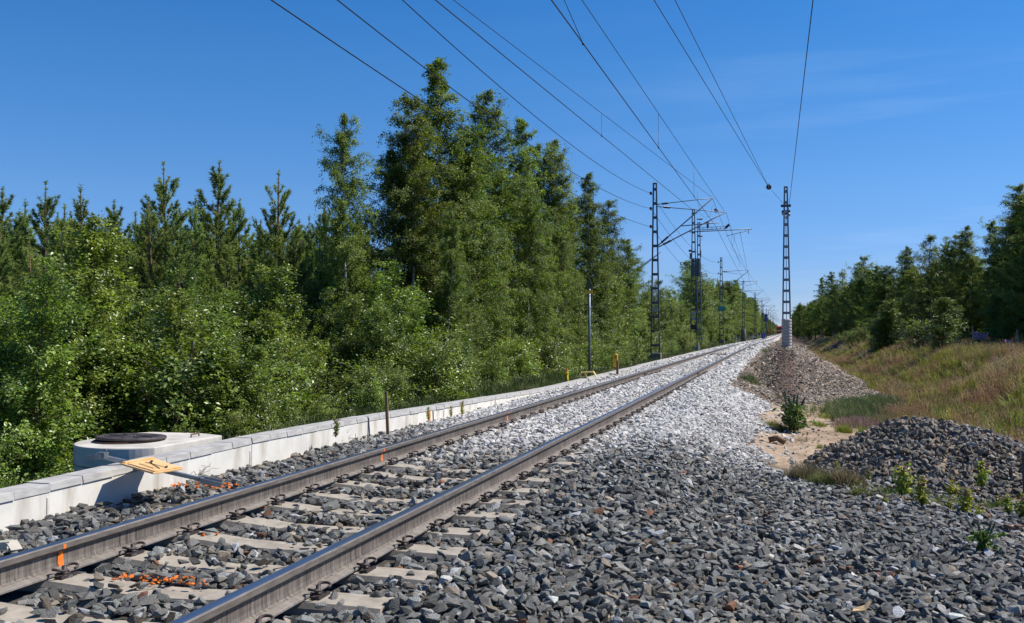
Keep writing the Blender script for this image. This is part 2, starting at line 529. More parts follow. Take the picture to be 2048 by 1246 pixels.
def axis(dense, lo, hi):
    """a dense run of coordinates, then ever wider steps out to the horizon"""
    a = list(dense); s = dense[1] - dense[0]; st = s
    v = a[-1]
    while v < hi:
        st *= 1.22; v += st; a.append(v)
    st = s; v = a[0]; pre = []
    while v > lo:
        st *= 1.22; v -= st; pre.append(v)
    return np.array(pre[::-1] + a)


def stone_dust(X, Y):
    """0 bare dark stone ... 1 white stone dust"""
    x = X - xs(Y)
    n = fbm(X, Y, 1.1) * 1.0
    near = 10.6 + np.clip(np.abs(x + 3.2) - 0.9, 0, 3) * 0.3 + 1.3 * ss(-1.9, -0.2, x) + np.where(x < RL, 1.6, 0)
    return ss(-2.2, 3.4, Y - near + n * 1.5)


def zones(X, Y):
    """base colour of the bare ground"""
    x = X - xs(Y); n = fbm(X, Y, 1.7); n2 = fbm(X + 9, Y, 0.45)
    c = np.zeros(X.shape + (3,)); c[...] = (0.085, 0.078, 0.068)

    def put(m, col):
        nonlocal c
        m = np.clip(m, 0, 1)[..., None]; c = c * (1 - m) + np.array(col) * m
    inb = (x > -5.5) & (x < -0.55 + 0.15 * n)
    put(np.where(inb, stone_dust(X, Y), 0), (0.52, 0.50, 0.465))
    sand = (x > -0.5 + 0.15 * n) * ss(13.2, 14.8, Y + 0.5 * n + 0.4 * x) * (1 - ss(2.2, 3.4, x + 0.4 * n))
    put(sand, (0.365, 0.275, 0.19))
    rid = ss(26.5, 28.5, Y + n) * (x > -1.25 + 0.15 * n) * (x < 4.0)
    put(rid, (0.15, 0.115, 0.09))
    path = ss(26, 27.5, Y) * (1 - ss(0.25, 0.6, np.abs(x - 0.3 - 0.2 * n)))
    put(path * 0.9, (0.165, 0.118, 0.085))
    field = ss(2.6, 3.6, x + 0.3 * n) * ss(14, 17, Y)
    put(field * (1 - rid), (0.15, 0.115, 0.06))
    put(field * (1 - rid) * ss(0.1, 0.5, n2), (0.11, 0.115, 0.035))
    put(field * (1 - rid) * ss(0.34, 0.5, n) * ss(4, 5.5, x) * (1 - ss(8, 9, x)), (0.30, 0.235, 0.18))
    put((x < -5.5) * 1.0, (0.055, 0.065, 0.022))
    put((x > 30) * 1.0, (0.05, 0.065, 0.02))
    return c


gx = axis(np.arange(-7.5, 13.0, 0.16), -3000, 3000)
gy_ = [-30, -20, -12, -7, -4]
y0 = -2.0
while y0 < 3000:
    gy_.append(y0); y0 += max(0.16, 0.013 * max(y0, 0)) if y0 < 120 else 0.06 * y0
gy_ = np.array(gy_)
GX, GY = np.meshgrid(gx, gy_)
GZ = ground(GX, GY)
nx, ny = len(gx), len(gy_)
idx = np.arange(nx * ny).reshape(ny, nx)
GF = np.stack([idx[:-1, :-1], idx[:-1, 1:], idx[1:, 1:], idx[1:, :-1]], -1).reshape(-1, 4)


def ground_mat():
    m, nt, bs, out = mat('bare_ground')
    at = nt.nodes.new('ShaderNodeAttribute'); at.attribute_name = 'col'
    rp, nz = noise_ramp(nt, (0.6, 0.58, 0.56), (1.3, 1.3, 1.3), 9, lo=0.3, hi=0.7, detail=8)
    r2, n2 = noise_ramp(nt, (0.75, 0.72, 0.7), (1.15, 1.15, 1.15), 0.9, lo=0.35, hi=0.65)
    c = mix(nt, 1, at.outputs['Color'], rp.outputs[0], 'MULTIPLY')
    c = mix(nt, 1, c, r2.outputs[0], 'MULTIPLY')
    nt.links.new(c, bs.inputs['Base Color']); bs.inputs['Roughness'].default_value = 0.95
    bs.inputs['Specular IOR Level'].default_value = 0.1
    bump(nt, bs, nz.outputs['Fac'], 0.8, 0.05)
    return m


gm = np_mesh('ground', np.stack([GX, GY, GZ], -1).reshape(-1, 3), GF, ground_mat(), col=zones(GX, GY).reshape(-1, 3), smooth=True)
tag(obj('ground', gm), 'bare gravelly soil, sand and rough meadow around the railway line', 'ground', kind='structure')

# ------------------------------------------------------------------ track
YS = np.concatenate([np.arange(1.5, 60, 1.5), np.arange(60, 900, 8.0)])


def make_rail(xc, label):
    root = thing('rail', (xc, 2.0, 0), label, 'rail', 'rails of the single track')
    half = [(0.0, 0.0), (0.018, -0.0008), (0.030, -0.004), (0.0355, -0.012), (0.037, -0.040), (0.030, -0.0475), (0.0105, -0.060), (0.0085, -0.085),
            (0.0085, -0.115), (0.013, -0.140), (0.030, -0.150), (0.072, -0.158), (0.075, -0.161), (0.075, -0.171)]
    sm_i = [0, 0, 1, 1, 2, 2, 2, 2, 2, 2, 3, 3, 3]         # running surface, head side, web, foot
    prof = half + [(-a, b) for a, b in half[:0:-1]]
    seg_m = sm_i + [3] + sm_i[::-1]
    prof_m = seg_m[:len(prof)]
    n = len(prof)
    V = []; Fq = []; fm = []
    for y in YS:
        X0 = float(xs(y))
        for a, b in prof: V.append((a + X0, y - 2.0, b))
    for i in range(len(YS) - 1):
        for k in range(n):
            k2 = (k + 1) % n
            Fq.append((i * n + k, i * n + k2, (i + 1) * n + k2, (i + 1) * n + k))
            fm.append(prof_m[k])
    me = np_mesh('rail_profile', V, np.array(Fq)[:, ::-1], [M_RAILT, M_RAILS, M_RAIL, M_RAILF], fmat=fm)
    obj('rail_profile', me, root)
    return root


rail_l = make_rail(RL, 'far steel rail next to the low concrete wall, with orange paint stripes')
rail_r = make_rail(RR, 'near steel rail with grey ballast heaped along its outer side')


def paint_mark(root, xc, y, w, foot=True):
    """sprayed stripe on the flank that faces the camera"""
    m = MB()
    e = 0.0022
    pts = [(0.037 + e, -0.014), (0.0375 + e, -0.040)]
    m.add([(pts[0][0], y - w * 0.3, pts[0][1]), (pts[0][0], y + w * 0.3, pts[0][1]), (pts[1][0], y + w * 0.32, pts[1][1]), (pts[1][0], y - w * 0.32, pts[1][1])], [(0, 1, 2, 3)])
    zz = [-0.058, -0.085, -0.115, -0.142]; xx = [0.0112 + e, 0.0085 + e, 0.0085 + e, 0.0145 + e]; ww = [0.42, 0.55, 0.62, 0.5]
    vs = []
    for a, b, c in zip(xx, zz, ww): vs += [(a, y - w * c, b), (a, y + w * c, b)]
    m.add(vs, [(2 * i, 2 * i + 1, 2 * i + 3, 2 * i + 2) for i in range(3)])
    if foot:
        m.add([(0.032, y - w * 0.35, -0.1475), (0.032, y + w * 0.3, -0.1475), (0.056, y + w * 0.2, -0.1525), (0.056, y - w * 0.2, -0.1525)], [(0, 1, 2, 3)])
    o = m.build('paint_mark', M_ORANGE, root); o['label'] = 'orange spray paint stripe on the rail flank'


SPR = M_ORANGE.node_tree
paint_mark(rail_l, RL, 2.75, 0.038)
for (u, v, w, ft) in ((767, 905, 0.035, False), (1017, 830, 0.05, False)):
    p = at_x(u, v, RL + 0.03)
    paint_mark(rail_l, RL, p.y - 2.0, w, ft)
paint_mark.__doc__
p = at_x(124, 1105, RL + 0.02)
for o in [c for c in rail_l.children if c.name.startswith('paint_mark')][:1]: o.location.y = p.y - 2.0 - 2.75


def make_joint(root, y, name='fishplate'):
    m = MB()
    m.box((0.022, y, -0.098), (0.02, 0.62, 0.075), mi=0)
    for k in range(4): m.lathe([(0.016, 0), (0.016, 0.022)], 6, (0.032, y - 0.24 + 0.16 * k, -0.098), M=Matrix.Rotation(R(90), 3, 'Y'))
    o = m.build(name, M_RUST, root); o['label'] = 'rusty bolted joint plate'


make_joint(rail_l, at_x(1290, 745, RL).y - 2.0)
make_joint(rail_r, at_x(1395, 748, RR).y - 2.0)

# sleepers: one with its four clips, then copies
SLP = 0.61; SL0 = 5.9


def sleeper_mesh():
    st = [(-1.30, 0.0), (-1.05, 0.0), (-0.70, 0.0), (-0.50, -0.012), (-0.28, -0.034), (0, -0.040), (0.28, -0.034), (0.50, -0.012), (0.70, 0.0), (1.05, 0.0), (1.30, -0.004)]
    V = []; Fq = []
    sec = lambda x, dz: [(x, -0.150, -0.24), (x, -0.125, -0.030 + dz), (x, -0.108, 0.0 + dz), (x, 0.108, 0.0 + dz), (x, 0.125, -0.030 + dz), (x, 0.150, -0.24)]
    for x, dz in st: V += sec(x, dz)
    for i in range(len(st) - 1):
        for k in range(6):
            k2 = (k + 1) % 6
            Fq.append((i * 6 + k, i * 6 + k2, (i + 1) * 6 + k2, (i + 1) * 6 + k))
    e = (len(st) - 1) * 6
    me = np_mesh('sleeper_body', V, [np.array(Fq)[:, ::-1], np.array([[0, 1, 2, 3, 4, 5], [e + 5, e + 4, e + 3, e + 2, e + 1, e]])[:, ::-1]], M_SLEEP)
    return me


def clip_mesh(side):
    m = MB()
    for s in (-1, 1):
        pts = []
        for k in range(15):
            a = -0.5 + 5.2 * k / 14
            pts.append((side * (0.032 + 0.034 * math.cos(a)), s * (0.052 + 0.030 * math.sin(a)), 0.036 + 0.020 * math.sin(a * 0.6 + 0.5)))
        pts.append((side * 0.012, s * 0.012, 0.036))
        m.tube(pts, 0.0075, 6)
    m.lathe([(0.022, 0.018), (0.022, 0.024), (0.014, 0.025), (0.014, 0.062), (0.010, 0.064)], 8, (side * 0.024, 0, 0))
    m.box((side * 0.038, 0, 0.008), (0.05, 0.13, 0.014))
    return m.mesh('rail_clip', M_CLIP)


SLEEP_Z = -0.183
NS_CLIP = 46
slm = sleeper_mesh(); clm = {1: clip_mesh(1), -1: clip_mesh(-1)}
sl0 = thing('sleeper', (TRK, SL0 - 5 * SLP, SLEEP_Z), 'concrete sleeper in the ballast under both rails', 'sleeper', 'concrete sleepers of the track')
obj('sleeper_body', slm, sl0)
clips0 = []
for xr in (-0.798, 0.798):
    for s in (-1, 1): clips0.append(obj('rail_clip', clm[s], sl0, (xr + s * 0.078, 0, 0)))
SLEEPERS = []
for k in range(-5, 80):
    y = SL0 + k * SLP
    if k == -5: o = sl0
    else:
        o = sl0.copy(); COL.objects.link(o)
        for ch in sl0.children:
            if ch.name.startswith('rail_clip') and k > NS_CLIP: continue
            c = ch.copy(); COL.objects.link(c); c.parent = o
    o.location = (TRK + float(xs(y)), y, SLEEP_Z + random.Random(k).uniform(-0.004, 0.004))
    SLEEPERS.append((k, o))
for k, o in SLEEPERS:
    lab = {-1: 'concrete sleeper in front of the orange sprayed stones between the rails',
           -2: 'concrete sleeper nearest the bottom left corner of the photo',
           0: 'concrete sleeper just beyond the orange sprayed stones between the rails'}.get(k)
    if lab: o['label'] = lab
    elif k > 14: o['label'] = 'concrete sleeper half buried in white dusty ballast'
    else: o['label'] = 'bare concrete sleeper in dark grey ballast under both rails'

# rusty plate lying across the track further on
p = at_z(1438, 708, -0.10)
ho = MB()
ho.box((0, 0, 0), (0.95, 1.7, 0.03)); ho.box((0, -0.5, 0.021), (0.9, 0.05, 0.012)); ho.box((0, 0.5, 0.021), (0.9, 0.05, 0.012))
o = ho.build('steel_plate', M_RUST, None, 0.004, loc=(p.x, p.y, -0.11)); tag(o, 'rusty brown steel plate lying between the rails far up the track', 'plate')
hb = MB(); hb.bar((-1.7, -0.6, 0), (0.6, -0.9, 0), 0.05, 0.03)
o = hb.build('steel_bar', M_RUST, None, loc=(p.x, p.y - 0.9, -0.12)); tag(o, 'thin dark bar lying across the ballast before the rusty plate', 'bar')

# ------------------------------------------------------------------ low concrete wall: precast elements with a row of cap stones
WY = np.array([2.0, 5.8, 7.35, 9.0, 10.6, 14.7, 22.5, 45, 120, 260])
WZ = np.array([0.04, 0.045, 0.055, 0.085, 0.090, 0.025, -0.115, -0.12, -0.13, -0.13])
WXv = np.array([-5.50, -5.47, -5.45, -5.44, -5.41, -5.31, -5.26, -5.25, -5.25, -5.25])


def wall_x(y): return float(np.interp(y, WY, WXv) + xs(y))
def wall_z(y): return float(np.interp(y, WY, WZ))


yj = [0.35, 3.35, 6.30]
while yj[-1] < 150: yj.append(yj[-1] + 2.95)
for i in range(len(yj) - 1):
    a, b = yj[i] + 0.006, yj[i + 1] - 0.006
    off = random.Random(i + 3).uniform(-0.018, 0.018)
    if i == 1: off = 0.035
    zt = random.Random(i + 90).uniform(-0.006, 0.006)
    pa = Vector((wall_x(a) + off, a, wall_z(a) + zt)); pb = Vector((wall_x(b) + off + random.Random(i).uniform(-0.01, 0.01), b, wall_z(b) + zt))
    nearw = {0: None, 1: 'pale concrete wall element leading out of the left edge of the photo', 2: 'pale concrete wall element under the fallen orange signboard',
             3: 'pale concrete wall element with bare twigs beyond the manhole', 4: 'pale concrete wall element behind the brown wooden stake'}.get(i)
    root = thing('wall_element', (pa.x, pa.y, -0.6), nearw or 'pale precast concrete element of the low wall along the track', 'wall', 'elements of the low concrete wall')
    q = pb - pa; L = q.length; ang = math.atan2(-q.x, q.y)
    root.rotation_euler = (0, 0, ang)
    d2 = q.z
    m = MB()
    zt0, zt1 = pa.z + 0.6 - 0.066, pb.z + 0.6 - 0.066
    m.add([(-0.13, 0, 0), (0, 0, 0), (0, L, 0), (-0.13, L, 0), (-0.13, 0, zt0), (0, 0, zt0), (0, L, zt1), (-0.13, L, zt1)],
          [(3, 2, 1, 0), (4, 5, 6, 7), (0, 1, 5, 4), (1, 2, 6, 5), (2, 3, 7, 6), (3, 0, 4, 7)])
    if i in (1, 2, 3, 4, 5): m.box((0.002, L - 0.03, (zt0) / 2 + 0.1), (0.012, 0.02, zt0 - 0.25))
    m.build('wall_body', M_WALL, root, 0.006)
    cm = MB(); nseg = max(1, round(L / 0.36)); rj = random.Random(i * 7)
    for k in range(nseg):
        t0, t1 = k / nseg, (k + 1) / nseg
        g = 0.003
        z0, z1 = zt0 + d2 * t0 + 0.003, zt0 + d2 * t1 + 0.003
        dz = rj.uniform(-0.002, 0.002); dx = rj.uniform(-0.005, 0.005)
        xa, xb = -0.215 + dx, 0.010 + dx
        A, B = t0 * L + g, t1 * L - g
        cm.add([(xa, A, z0), (xb, A, z0), (xb, B, z1), (xa, B, z1), (xa, A, z0 + 0.063 + dz), (xb - 0.012, A, z0 + 0.063 + dz), (xb - 0.012, B, z1 + 0.063 + dz), (xa, B, z1 + 0.063 + dz)],
               [(3, 2, 1, 0), (4, 5, 6, 7), (0, 1, 5, 4), (1, 2, 6, 5), (2, 3, 7, 6), (3, 0, 4, 7)])
    cm.build('wall_cap', M_CAP, root, 0.004)

# manhole of two precast rings behind the wall
mc = at_z(285, 882, 0.12)
mr_ = 0.62
mh = thing('manhole', (mc.x - 0.02, mc.y, -1.0), 'round concrete manhole with a dark iron lid behind the low wall', 'manhole')


def dshape(r_, s=1.0):
    """plan: rounded towards the camera, squared off away from it"""
    poly = []
    for k in range(25):
        a = PI + R(10) + (R(128)) * k / 24
        poly.append((r_ * math.cos(a) * 1.0, r_ * math.sin(a)))
    poly += [(r_ * 0.76, -r_ * 0.45), (r_ * 0.80, r_ * 1.12), (r_ * 0.3, r_ * 1.32), (-r_ * 0.7, r_ * 1.30), (-r_ * 1.02, r_ * 0.9)]
    return poly


m = MB(); m.prism(dshape(mr_), 0.925, 1.12); m.build('top_slab', M_MANH, mh, 0.012)
m = MB(); m.prism(dshape(mr_ * 0.985), 0.0, 0.918); m.build('lower_ring', M_MANH, mh, 0.01)
m = MB()
m.lathe([(0.325, 1.115), (0.325, 1.135), (0.305, 1.137)], 40, (-0.14, -0.02, 0)); m.build('lid_frame', M_RUST, mh)
m = MB()
m.lathe([(0.335, 1.139), (0.340, 1.142), (0.340, 1.160), (0.334, 1.165), (0.27, 1.166), (0.262, 1.161), (0.05, 1.162), (0.045, 1.167), (0.002, 1.167)], 48, (-0.14, -0.02, 0))
for k in range(10):
    a = 2 * PI * k / 10
    m.bar((-0.14 + 0.07 * math.cos(a), -0.02 + 0.07 * math.sin(a), 1.163), (-0.14 + 0.25 * math.cos(a), -0.02 + 0.25 * math.sin(a), 1.163), 0.02, 0.012)
o = m.build('lid', M_IRON, mh); o.rotation_euler = (R(-1.5), R(1.0), 0)
m = MB(); m.tube([(0.30, 0.42, 1.115), (0.30, 0.42, 1.15), (0.30, 0.56, 1.15), (0.30, 0.56, 1.115)], 0.008, 6); m.build('lifting_loop', M_RUST, mh)

# fallen signboard on its post, lying over the wall
A = Vector((-5.72, 7.16, 0.150)); B = Vector((-4.95, 7.62, -0.10))
sg = thing('fallen_sign', (A.x, A.y, A.z), 'faded orange signboard on a steel post lying across the low wall', 'sign')
L_ = lambda p_: Vector(p_) - A
dirv = (B - A).normalized()
m = MB(); m.bar(L_(A), L_(B), 0.055, 0.035); m.build('post', M_STEEL, sg, 0.004)
q0 = at_z(175, 917, 0.125); q1 = at_z(213, 911, 0.15)
m = MB(); m.bar(L_(q0), L_(q1), 0.012, 0.05); m.bar(L_(q1), L_(A + dirv * 0.03 + Vector((0, 0, 0.01))), 0.05, 0.05)
m.tube([L_(q1 + Vector((0, 0, 0.02))), L_(q1 + Vector((0.0, 0, 0.05))), L_(q1 + Vector((-0.03, 0, 0.055)))], 0.005, 5); m.build('hinge_bracket', M_STEEL, sg, 0.002)
side = dirv.cross(Vector((0, 0, 1))).normalized()
m = MB()
fk = [B - side * 0.07 - dirv * 0.04, B - side * 0.08 + dirv * 0.16, B + side * 0.08 + dirv * 0.16, B + side * 0.09 - dirv * 0.02]
m.bar(L_(fk[0]), L_(fk[1]), 0.01, 0.045); m.bar(L_(fk[3]), L_(fk[2]), 0.01, 0.045); m.bar(L_(fk[0]), L_(fk[3]), 0.01, 0.045)
m.build('forked_foot', M_STEEL, sg, 0.002)
C4 = [at_z(241, 926, 0.120), at_z(307, 945, 0.090), at_z(366, 936, 0.055), at_z(306, 915, 0.095)]
nrm = (C4[1] - C4[0]).cross(C4[3] - C4[0]).normalized()
if nrm.z < 0: nrm = -nrm


def onb(s, t, e=0.0):
    return C4[0] * (1 - s) * (1 - t) + C4[1] * s * (1 - t) + C4[2] * s * t + C4[3] * (1 - s) * t + nrm * e


m = MB()
m.add([L_(onb(*st, -0.016)) for st in ((0, 0), (1, 0), (1, 1), (0, 1))] + [L_(onb(*st, 0.0)) for st in ((0, 0), (1, 0), (1, 1), (0, 1))],
      [(3, 2, 1, 0), (4, 5, 6, 7), (0, 1, 5, 4), (1, 2, 6, 5), (2, 3, 7, 6), (3, 0, 4, 7)])
bd = m.build('board', M_BOARD, sg, 0.003)
m = MB()


def stroke(m, a, b, w=0.012):
    m.bar(L_(onb(*a, 0.0035)), L_(onb(*b, 0.0035)), w, 0.002, up=nrm)


# sprayed or printed marks on the board
stroke(m, (0.28, 0.62), (0.82, 0.40), 0.009); stroke(m, (0.20, 0.78), (0.34, 0.60), 0.02)
stroke(m, (0.24, 0.52), (0.80, 0.62), 0.010); stroke(m, (0.28, 0.30), (0.74, 0.28), 0.008); stroke(m, (0.72, 0.74), (0.86, 0.56), 0.02)
for k in range(9): stroke(m, (0.16 + 0.085 * k, 0.07), (0.16 + 0.085 * k + 0.055, 0.075), 0.02)
m.build('dark_marks', M_BLACK, bd)
m = MB()
for (s, t) in ((0.05, 0.5), (0.95, 0.5)):
    m.bar(L_(onb(s, 0.04, 0.006)), L_(onb(s, 0.96, 0.006)), 0.03, 0.010, up=nrm)
m.build('board_batten', M_BOARD, bd, 0.002)

# ------------------------------------------------------------------ stakes and small line-side things
def stake(u, vb, vt, X, r_, mt, name, label, cat, lean=0.0, square=True):
    pb = at_x(u, vb, X); pt = at_y(u + lean, vt, pb.y)
    o = thing(name, (pb.x, pb.y, pb.z - 0.1), label, cat)
    m = MB(); b0 = Vector((0, 0, 0)); t0 = pt - Vector((pb.x, pb.y, pb.z - 0.1))
    if square: m.bar(b0, t0, r_ * 2, r_ * 1.6, up=Vector((0, 1, 0)))
    else: m.tube([b0, t0], r_, 8)
    m.build('stake_shaft' if square else 'rod_shaft', mt, o, 0.002)
    return o, pb, pt


stake(776, 858, 783, -5.12, 0.019, M_WOOD, 'wooden_stake', 'brown wooden stake standing in the ballast before the low wall', 'stake', lean=-4)
stake(740, 866, 836, -5.20, 0.009, M_BLACK, 'metal_rod', 'thin dark rod leaning against the low wall beside the wooden stake', 'rod', -3, False)
stake(867, 840, 822, -5.20, 0.010, M_BLACK, 'metal_rod', 'short dark rod at the low wall next to an orange mark', 'rod', -1, False)
o, pb, pt = stake(1134, 766, 735, -5.75, 0.022, M_ORANGE, 'marker_stake', 'orange marker stake with a yellow ribbon behind the low wall', 'stake', lean=-1)
m = MB(); rel = pt - Vector(o.location)
m.bar((rel.x + 0.03, rel.y, rel.z - 0.14), (rel.x + 0.05, rel.y - 0.02, rel.z - 0.42), 0.05, 0.01); m.bar((rel.x - 0.03, rel.y - 0.02, rel.z - 0.15), (rel.x + 0.05, rel.y - 0.02, rel.z - 0.18), 0.06, 0.05)
m.build('ribbon', simple('yellow_ribbon', (0.85, 0.72, 0.03), (0.75, 0.6, 0.02), 5, 0.5), o)
stake(1424, 690, 672, -6.0, 0.035, M_WOOD, 'wooden_stake', 'pale wooden stake behind the wall beyond the double mast', 'stake')
stake(1430, 690, 677, -6.1, 0.03, M_WOOD, 'wooden_stake', 'shorter wooden stake just right of the pale stake', 'stake')

# orange mark and drip on the wall
p = at_x(861, 832, wall_x(14.7) + 0.01)
m = MB(); m.box((0, 0, 0), (0.006, 0.05, 0.15)); o = m.build('paint_drip', M_ORANGE, None, loc=(wall_x(p.y) + 0.006, p.y, p.z - 0.0)); tag(o, 'faint orange paint streak running down the low wall', 'paint streak')

# yellow trestle on the wall and the yellow marker
p = at_z(1198, 756, wall_z(32) + 0.01); p.x = wall_x(p.y) - 0.1
tr = thing('yellow_cable_cover', (p.x, p.y, wall_z(p.y)), 'pale yellow plastic cable cover standing on the low wall', 'cable cover')
m = MB()
m.bar((-0.10, -0.02, 0.16), (0.24, 0, 0.19), 0.14, 0.04); m.bar((-0.20, -0.03, 0.0), (-0.10, -0.02, 0.18), 0.14, 0.04); m.bar((0.24, 0, 0.19), (0.33, 0, 0.03), 0.14, 0.03)
m.box((-0.1, 0, 0.02), (0.3, 0.16, 0.04)); m.bar((0.0, 0, 0.17), (0.02, 0, 0.03), 0.12, 0.03); m.build('cover_shell', M_CREAM, tr, 0.01)
p = at_x(1233, 751, -5.05)
ym = thing('yellow_marker_post', (p.x, p.y, p.z), 'yellow marker post with a rounded head beside the far rail', 'marker')
m = MB(); m.bar((0.03, 0, -0.2), (0.03, 0, 0.50), 0.07, 0.10, up=Vector((0, 1, 0))); m.build('marker_post', M_WOOD, ym, 0.01)
m = MB(); m.box((-0.035, 0, 0.46), (0.16, 0.10, 0.36)); m.tube([(-0.035, -0.05, 0.64), (-0.035, 0.05, 0.64)], 0.08, 14); m.build('marker_head', M_YEL, ym, 0.02)
m = MB(); m.bar((-0.25, 0, 0.06), (0.0, 0, 0.02), 0.2, 0.03); m.build('marker_foot', M_IRON, ym)

# warning sign pole
p = at_x(1179, 756, -6.05)
wp = thing('warning_sign', (p.x, p.y, p.z - 0.3), 'slim grey pole with a triangular sign before the birches', 'sign')
zt = at_y(1179, 578, p.y).z - (p.z - 0.3)
m = MB(); m.tube([(0, 0, 0), (0, 0, zt)], 0.042, 10); m.build('sign_pole', M_MASTG, wp)
m = MB()
for (a, b, c) in (((-0.17, zt - 0.0), (0.17, zt - 0.0), (0, zt + 0.40)),):
    vs = [(a[0], -0.06, a[1]), (b[0], -0.06, b[1]), (c[0], -0.06, c[1]), (a[0], -0.045, a[1]), (b[0], -0.045, b[1]), (c[0], -0.045, c[1])]
    m.add(vs, [(0, 1, 2), (5, 4, 3), (0, 3, 4, 1), (1, 4, 5, 2), (2, 5, 3, 0)])
m.build('triangle_plate', M_DARKG, wp, 0.003)
m = MB(); m.box((0, -0.055, zt - 0.10), (0.26, 0.02, 0.12)); m.build('lower_plate', M_YEL, wp, 0.004)

# ------------------------------------------------------------------ overhead line masts
def lattice(m, h, wb, wt, n, depth=0.16, ch=0.075, z0=0.0, x0=0.0, mi=0, first=0.55):
    """two channel legs leaning towards each other, joined by batten plates"""
    for s in (-1, 1):
        for dy in (-depth / 2, depth / 2):
            m.bar((x0 + s * wb / 2, dy, z0), (x0 + s * wt / 2, dy, z0 + h), ch * 0.35, ch * 0.5, mi, up=Vector((0, 1, 0)))
        m.bar((x0 + s * (wb / 2 - 0.0), 0, z0), (x0 + s * wt / 2, 0, z0 + h), ch * 0.9, depth * 0.98, mi, up=Vector((0, 1, 0)))
    for k in range(n):
        t = (k + first) / n
        w = wb + (wt - wb) * t
        z = z0 + h * t
        for dy in (-depth / 2 - 0.012, depth / 2 + 0.012): m.box((x0, dy, z), (w + 0.06, 0.012, 0.13), mi=mi)
    m.box((x0, 0, z0 + h - 0.03), (wt + 0.07, depth + 0.03, 0.06), mi=mi)


def insulator(m, a, b, r_=0.07):
    a, b = Vector(a), Vector(b); L = (b - a).length; n = 7
    pts = []; rs = []
    for k in range(n):
        for f_, rr in ((0.05, 0.55), (0.45, 1.0), (0.55, 1.0), (0.95, 0.55)):
            pts.append(a.lerp(b, (k + f_) / n)); rs.append(r_ * rr)
    m.tube(pts, rs, 8)


def arm(root, a, b, r_, ins=None, name='cantilever_tube'):
    """tube with a porcelain insulator along it (fractions ins)"""
    m = MB(); m.tube([a, b], r_, 8); o = m.build(name, M_MASTG, root)
    if ins:
        a, b = Vector(a), Vector(b)
        m = MB(); insulator(m, a.lerp(b, ins[0]), a.lerp(b, ins[1])); m.build('insulator', M_INSUL, o)
    return o


def loc_at(root, u, v, y): return at_y(u, v, y) - Vector(root.location)


# nearest mast on the left, carrying two cantilevers
pA = at_x(1311, 722, -6.25); YA = pA.y
mA = thing('catenary_mast', (pA.x, pA.y, pA.z), 'nearest dark lattice mast with two cantilevers left of the track', 'mast', 'overhead line masts along the track')
hA = at_y(1308, 366, YA).z - pA.z
m = MB(); m.box((0, 0, 0.18), (0.62, 0.62, 0.50), taper=0.96); m.build('foundation', M_CONCD, mA, 0.02)
m = MB(); lattice(m, hA - 0.42, 0.46, 0.15, 12, z0=0.42); m.build('lattice_post', M_MAST, mA)
m = MB(); m.box((0, -0.11, 2.75), (0.36, 0.02, 0.24)); m.build('number_plate', M_STEEL, mA, 0.004)
la = lambda u, v, dy=0.0: at_y(u, v, YA + dy) - pA
arm(mA, la(1312, 409), la(1425, 396), 0.022, (0.10, 0.22), 'stay_tube')
arm(mA, la(1316, 491), la(1426, 396), 0.032, (0.06, 0.19))
arm(mA, la(1313, 413, 0.35), la(1451, 424.5, 0.5), 0.022, (0.10, 0.20), 'stay_tube')
arm(mA, la(1317, 494, 0.35), la(1452, 424, 0.5), 0.032, (0.07, 0.20))
m = MB(); m.tube([la(1363, 452), la(1438, 445)], 0.026, 8); m.build('registration_arm', M_MASTG, mA)
m = MB(); m.tube([la(1379, 464, 0.5), la(1504, 458, 0.5)], 0.026, 8); m.tube([la(1496, 458, 0.5), la(1497, 467, 0.5)], 0.02, 6); m.build('registration_arm', M_MASTG, mA)
m = MB(); m.tube([la(1453, 472, 0.5), la(1493, 462, 0.5)], 0.016, 6); m.build('steady_arm', M_MASTG, mA)
for v in (387, 417.5, 453.5):
    m = MB(); m.tube([la(1307, v), la(1302, v)], 0.02, 6); b = m.build('wire_bracket', M_MASTG, mA)
    m = MB(); insulator(m, la(1301.5, v + 2.5), la(1301.5, v - 3.5), 0.075); m.build('insulator', M_INSUL, b)

# double mast with the line disconnector
pB = at_x(1391, 700, -6.25); YB = pB.y
mB = thing('catenary_mast', (pB.x, pB.y, pB.z), 'tall double lattice mast with switch gear behind the nearest mast', 'mast', 'overhead line masts along the track')
lb = lambda u, v, dy=0.0: at_y(u, v, YB + dy) - pB
hB = lb(1390, 418).z
m = MB(); m.box((0.0, 0, 0.25), (0.55, 0.6, 0.62), taper=0.96); m.build('foundation', M_CONC, mB, 0.02)
m = MB(); lattice(m, lb(1390, 418).z - 0.5, 0.50, 0.16, 14, z0=0.5, x0=-0.12); m.build('lattice_post', M_MAST, mB)
m = MB(); lattice(m, lb(1390, 445).z - 0.5, 0.36, 0.16, 13, z0=0.5, x0=0.30); m.build('lattice_post', M_MASTG, mB)
m = MB()
for dx_ in (-0.17, 0.05, 0.27): m.box((dx_, 0, (lb(1390, 535)).z), (0.17, 0.30, 1.45))
m.build('equipment_panel', M_MAST, mB, 0.02)
m = MB()
for v in (626, 636.5): m.box((-0.12, -0.13, lb(1390, v).z), (0.30, 0.02, 0.26))
m.build('number_plate', M_STEEL, mB)
m = MB(); m.box((-0.12, -0.1, lb(1390, 654).z), (0.42, 0.25, 0.40)); m.build('switch_box', M_INSUL, mB, 0.01)
m = MB()
a, b = lb(1361, 524.5), lb(1388, 524.5); m.tube([a, b], 0.025, 6); m.tube([lb(1361, 527), lb(1386, 539)], 0.025, 6); m.tube([a, a + Vector((0, 0, -0.25))], 0.03, 6); m.build('wire_bracket', M_MASTG, mB)
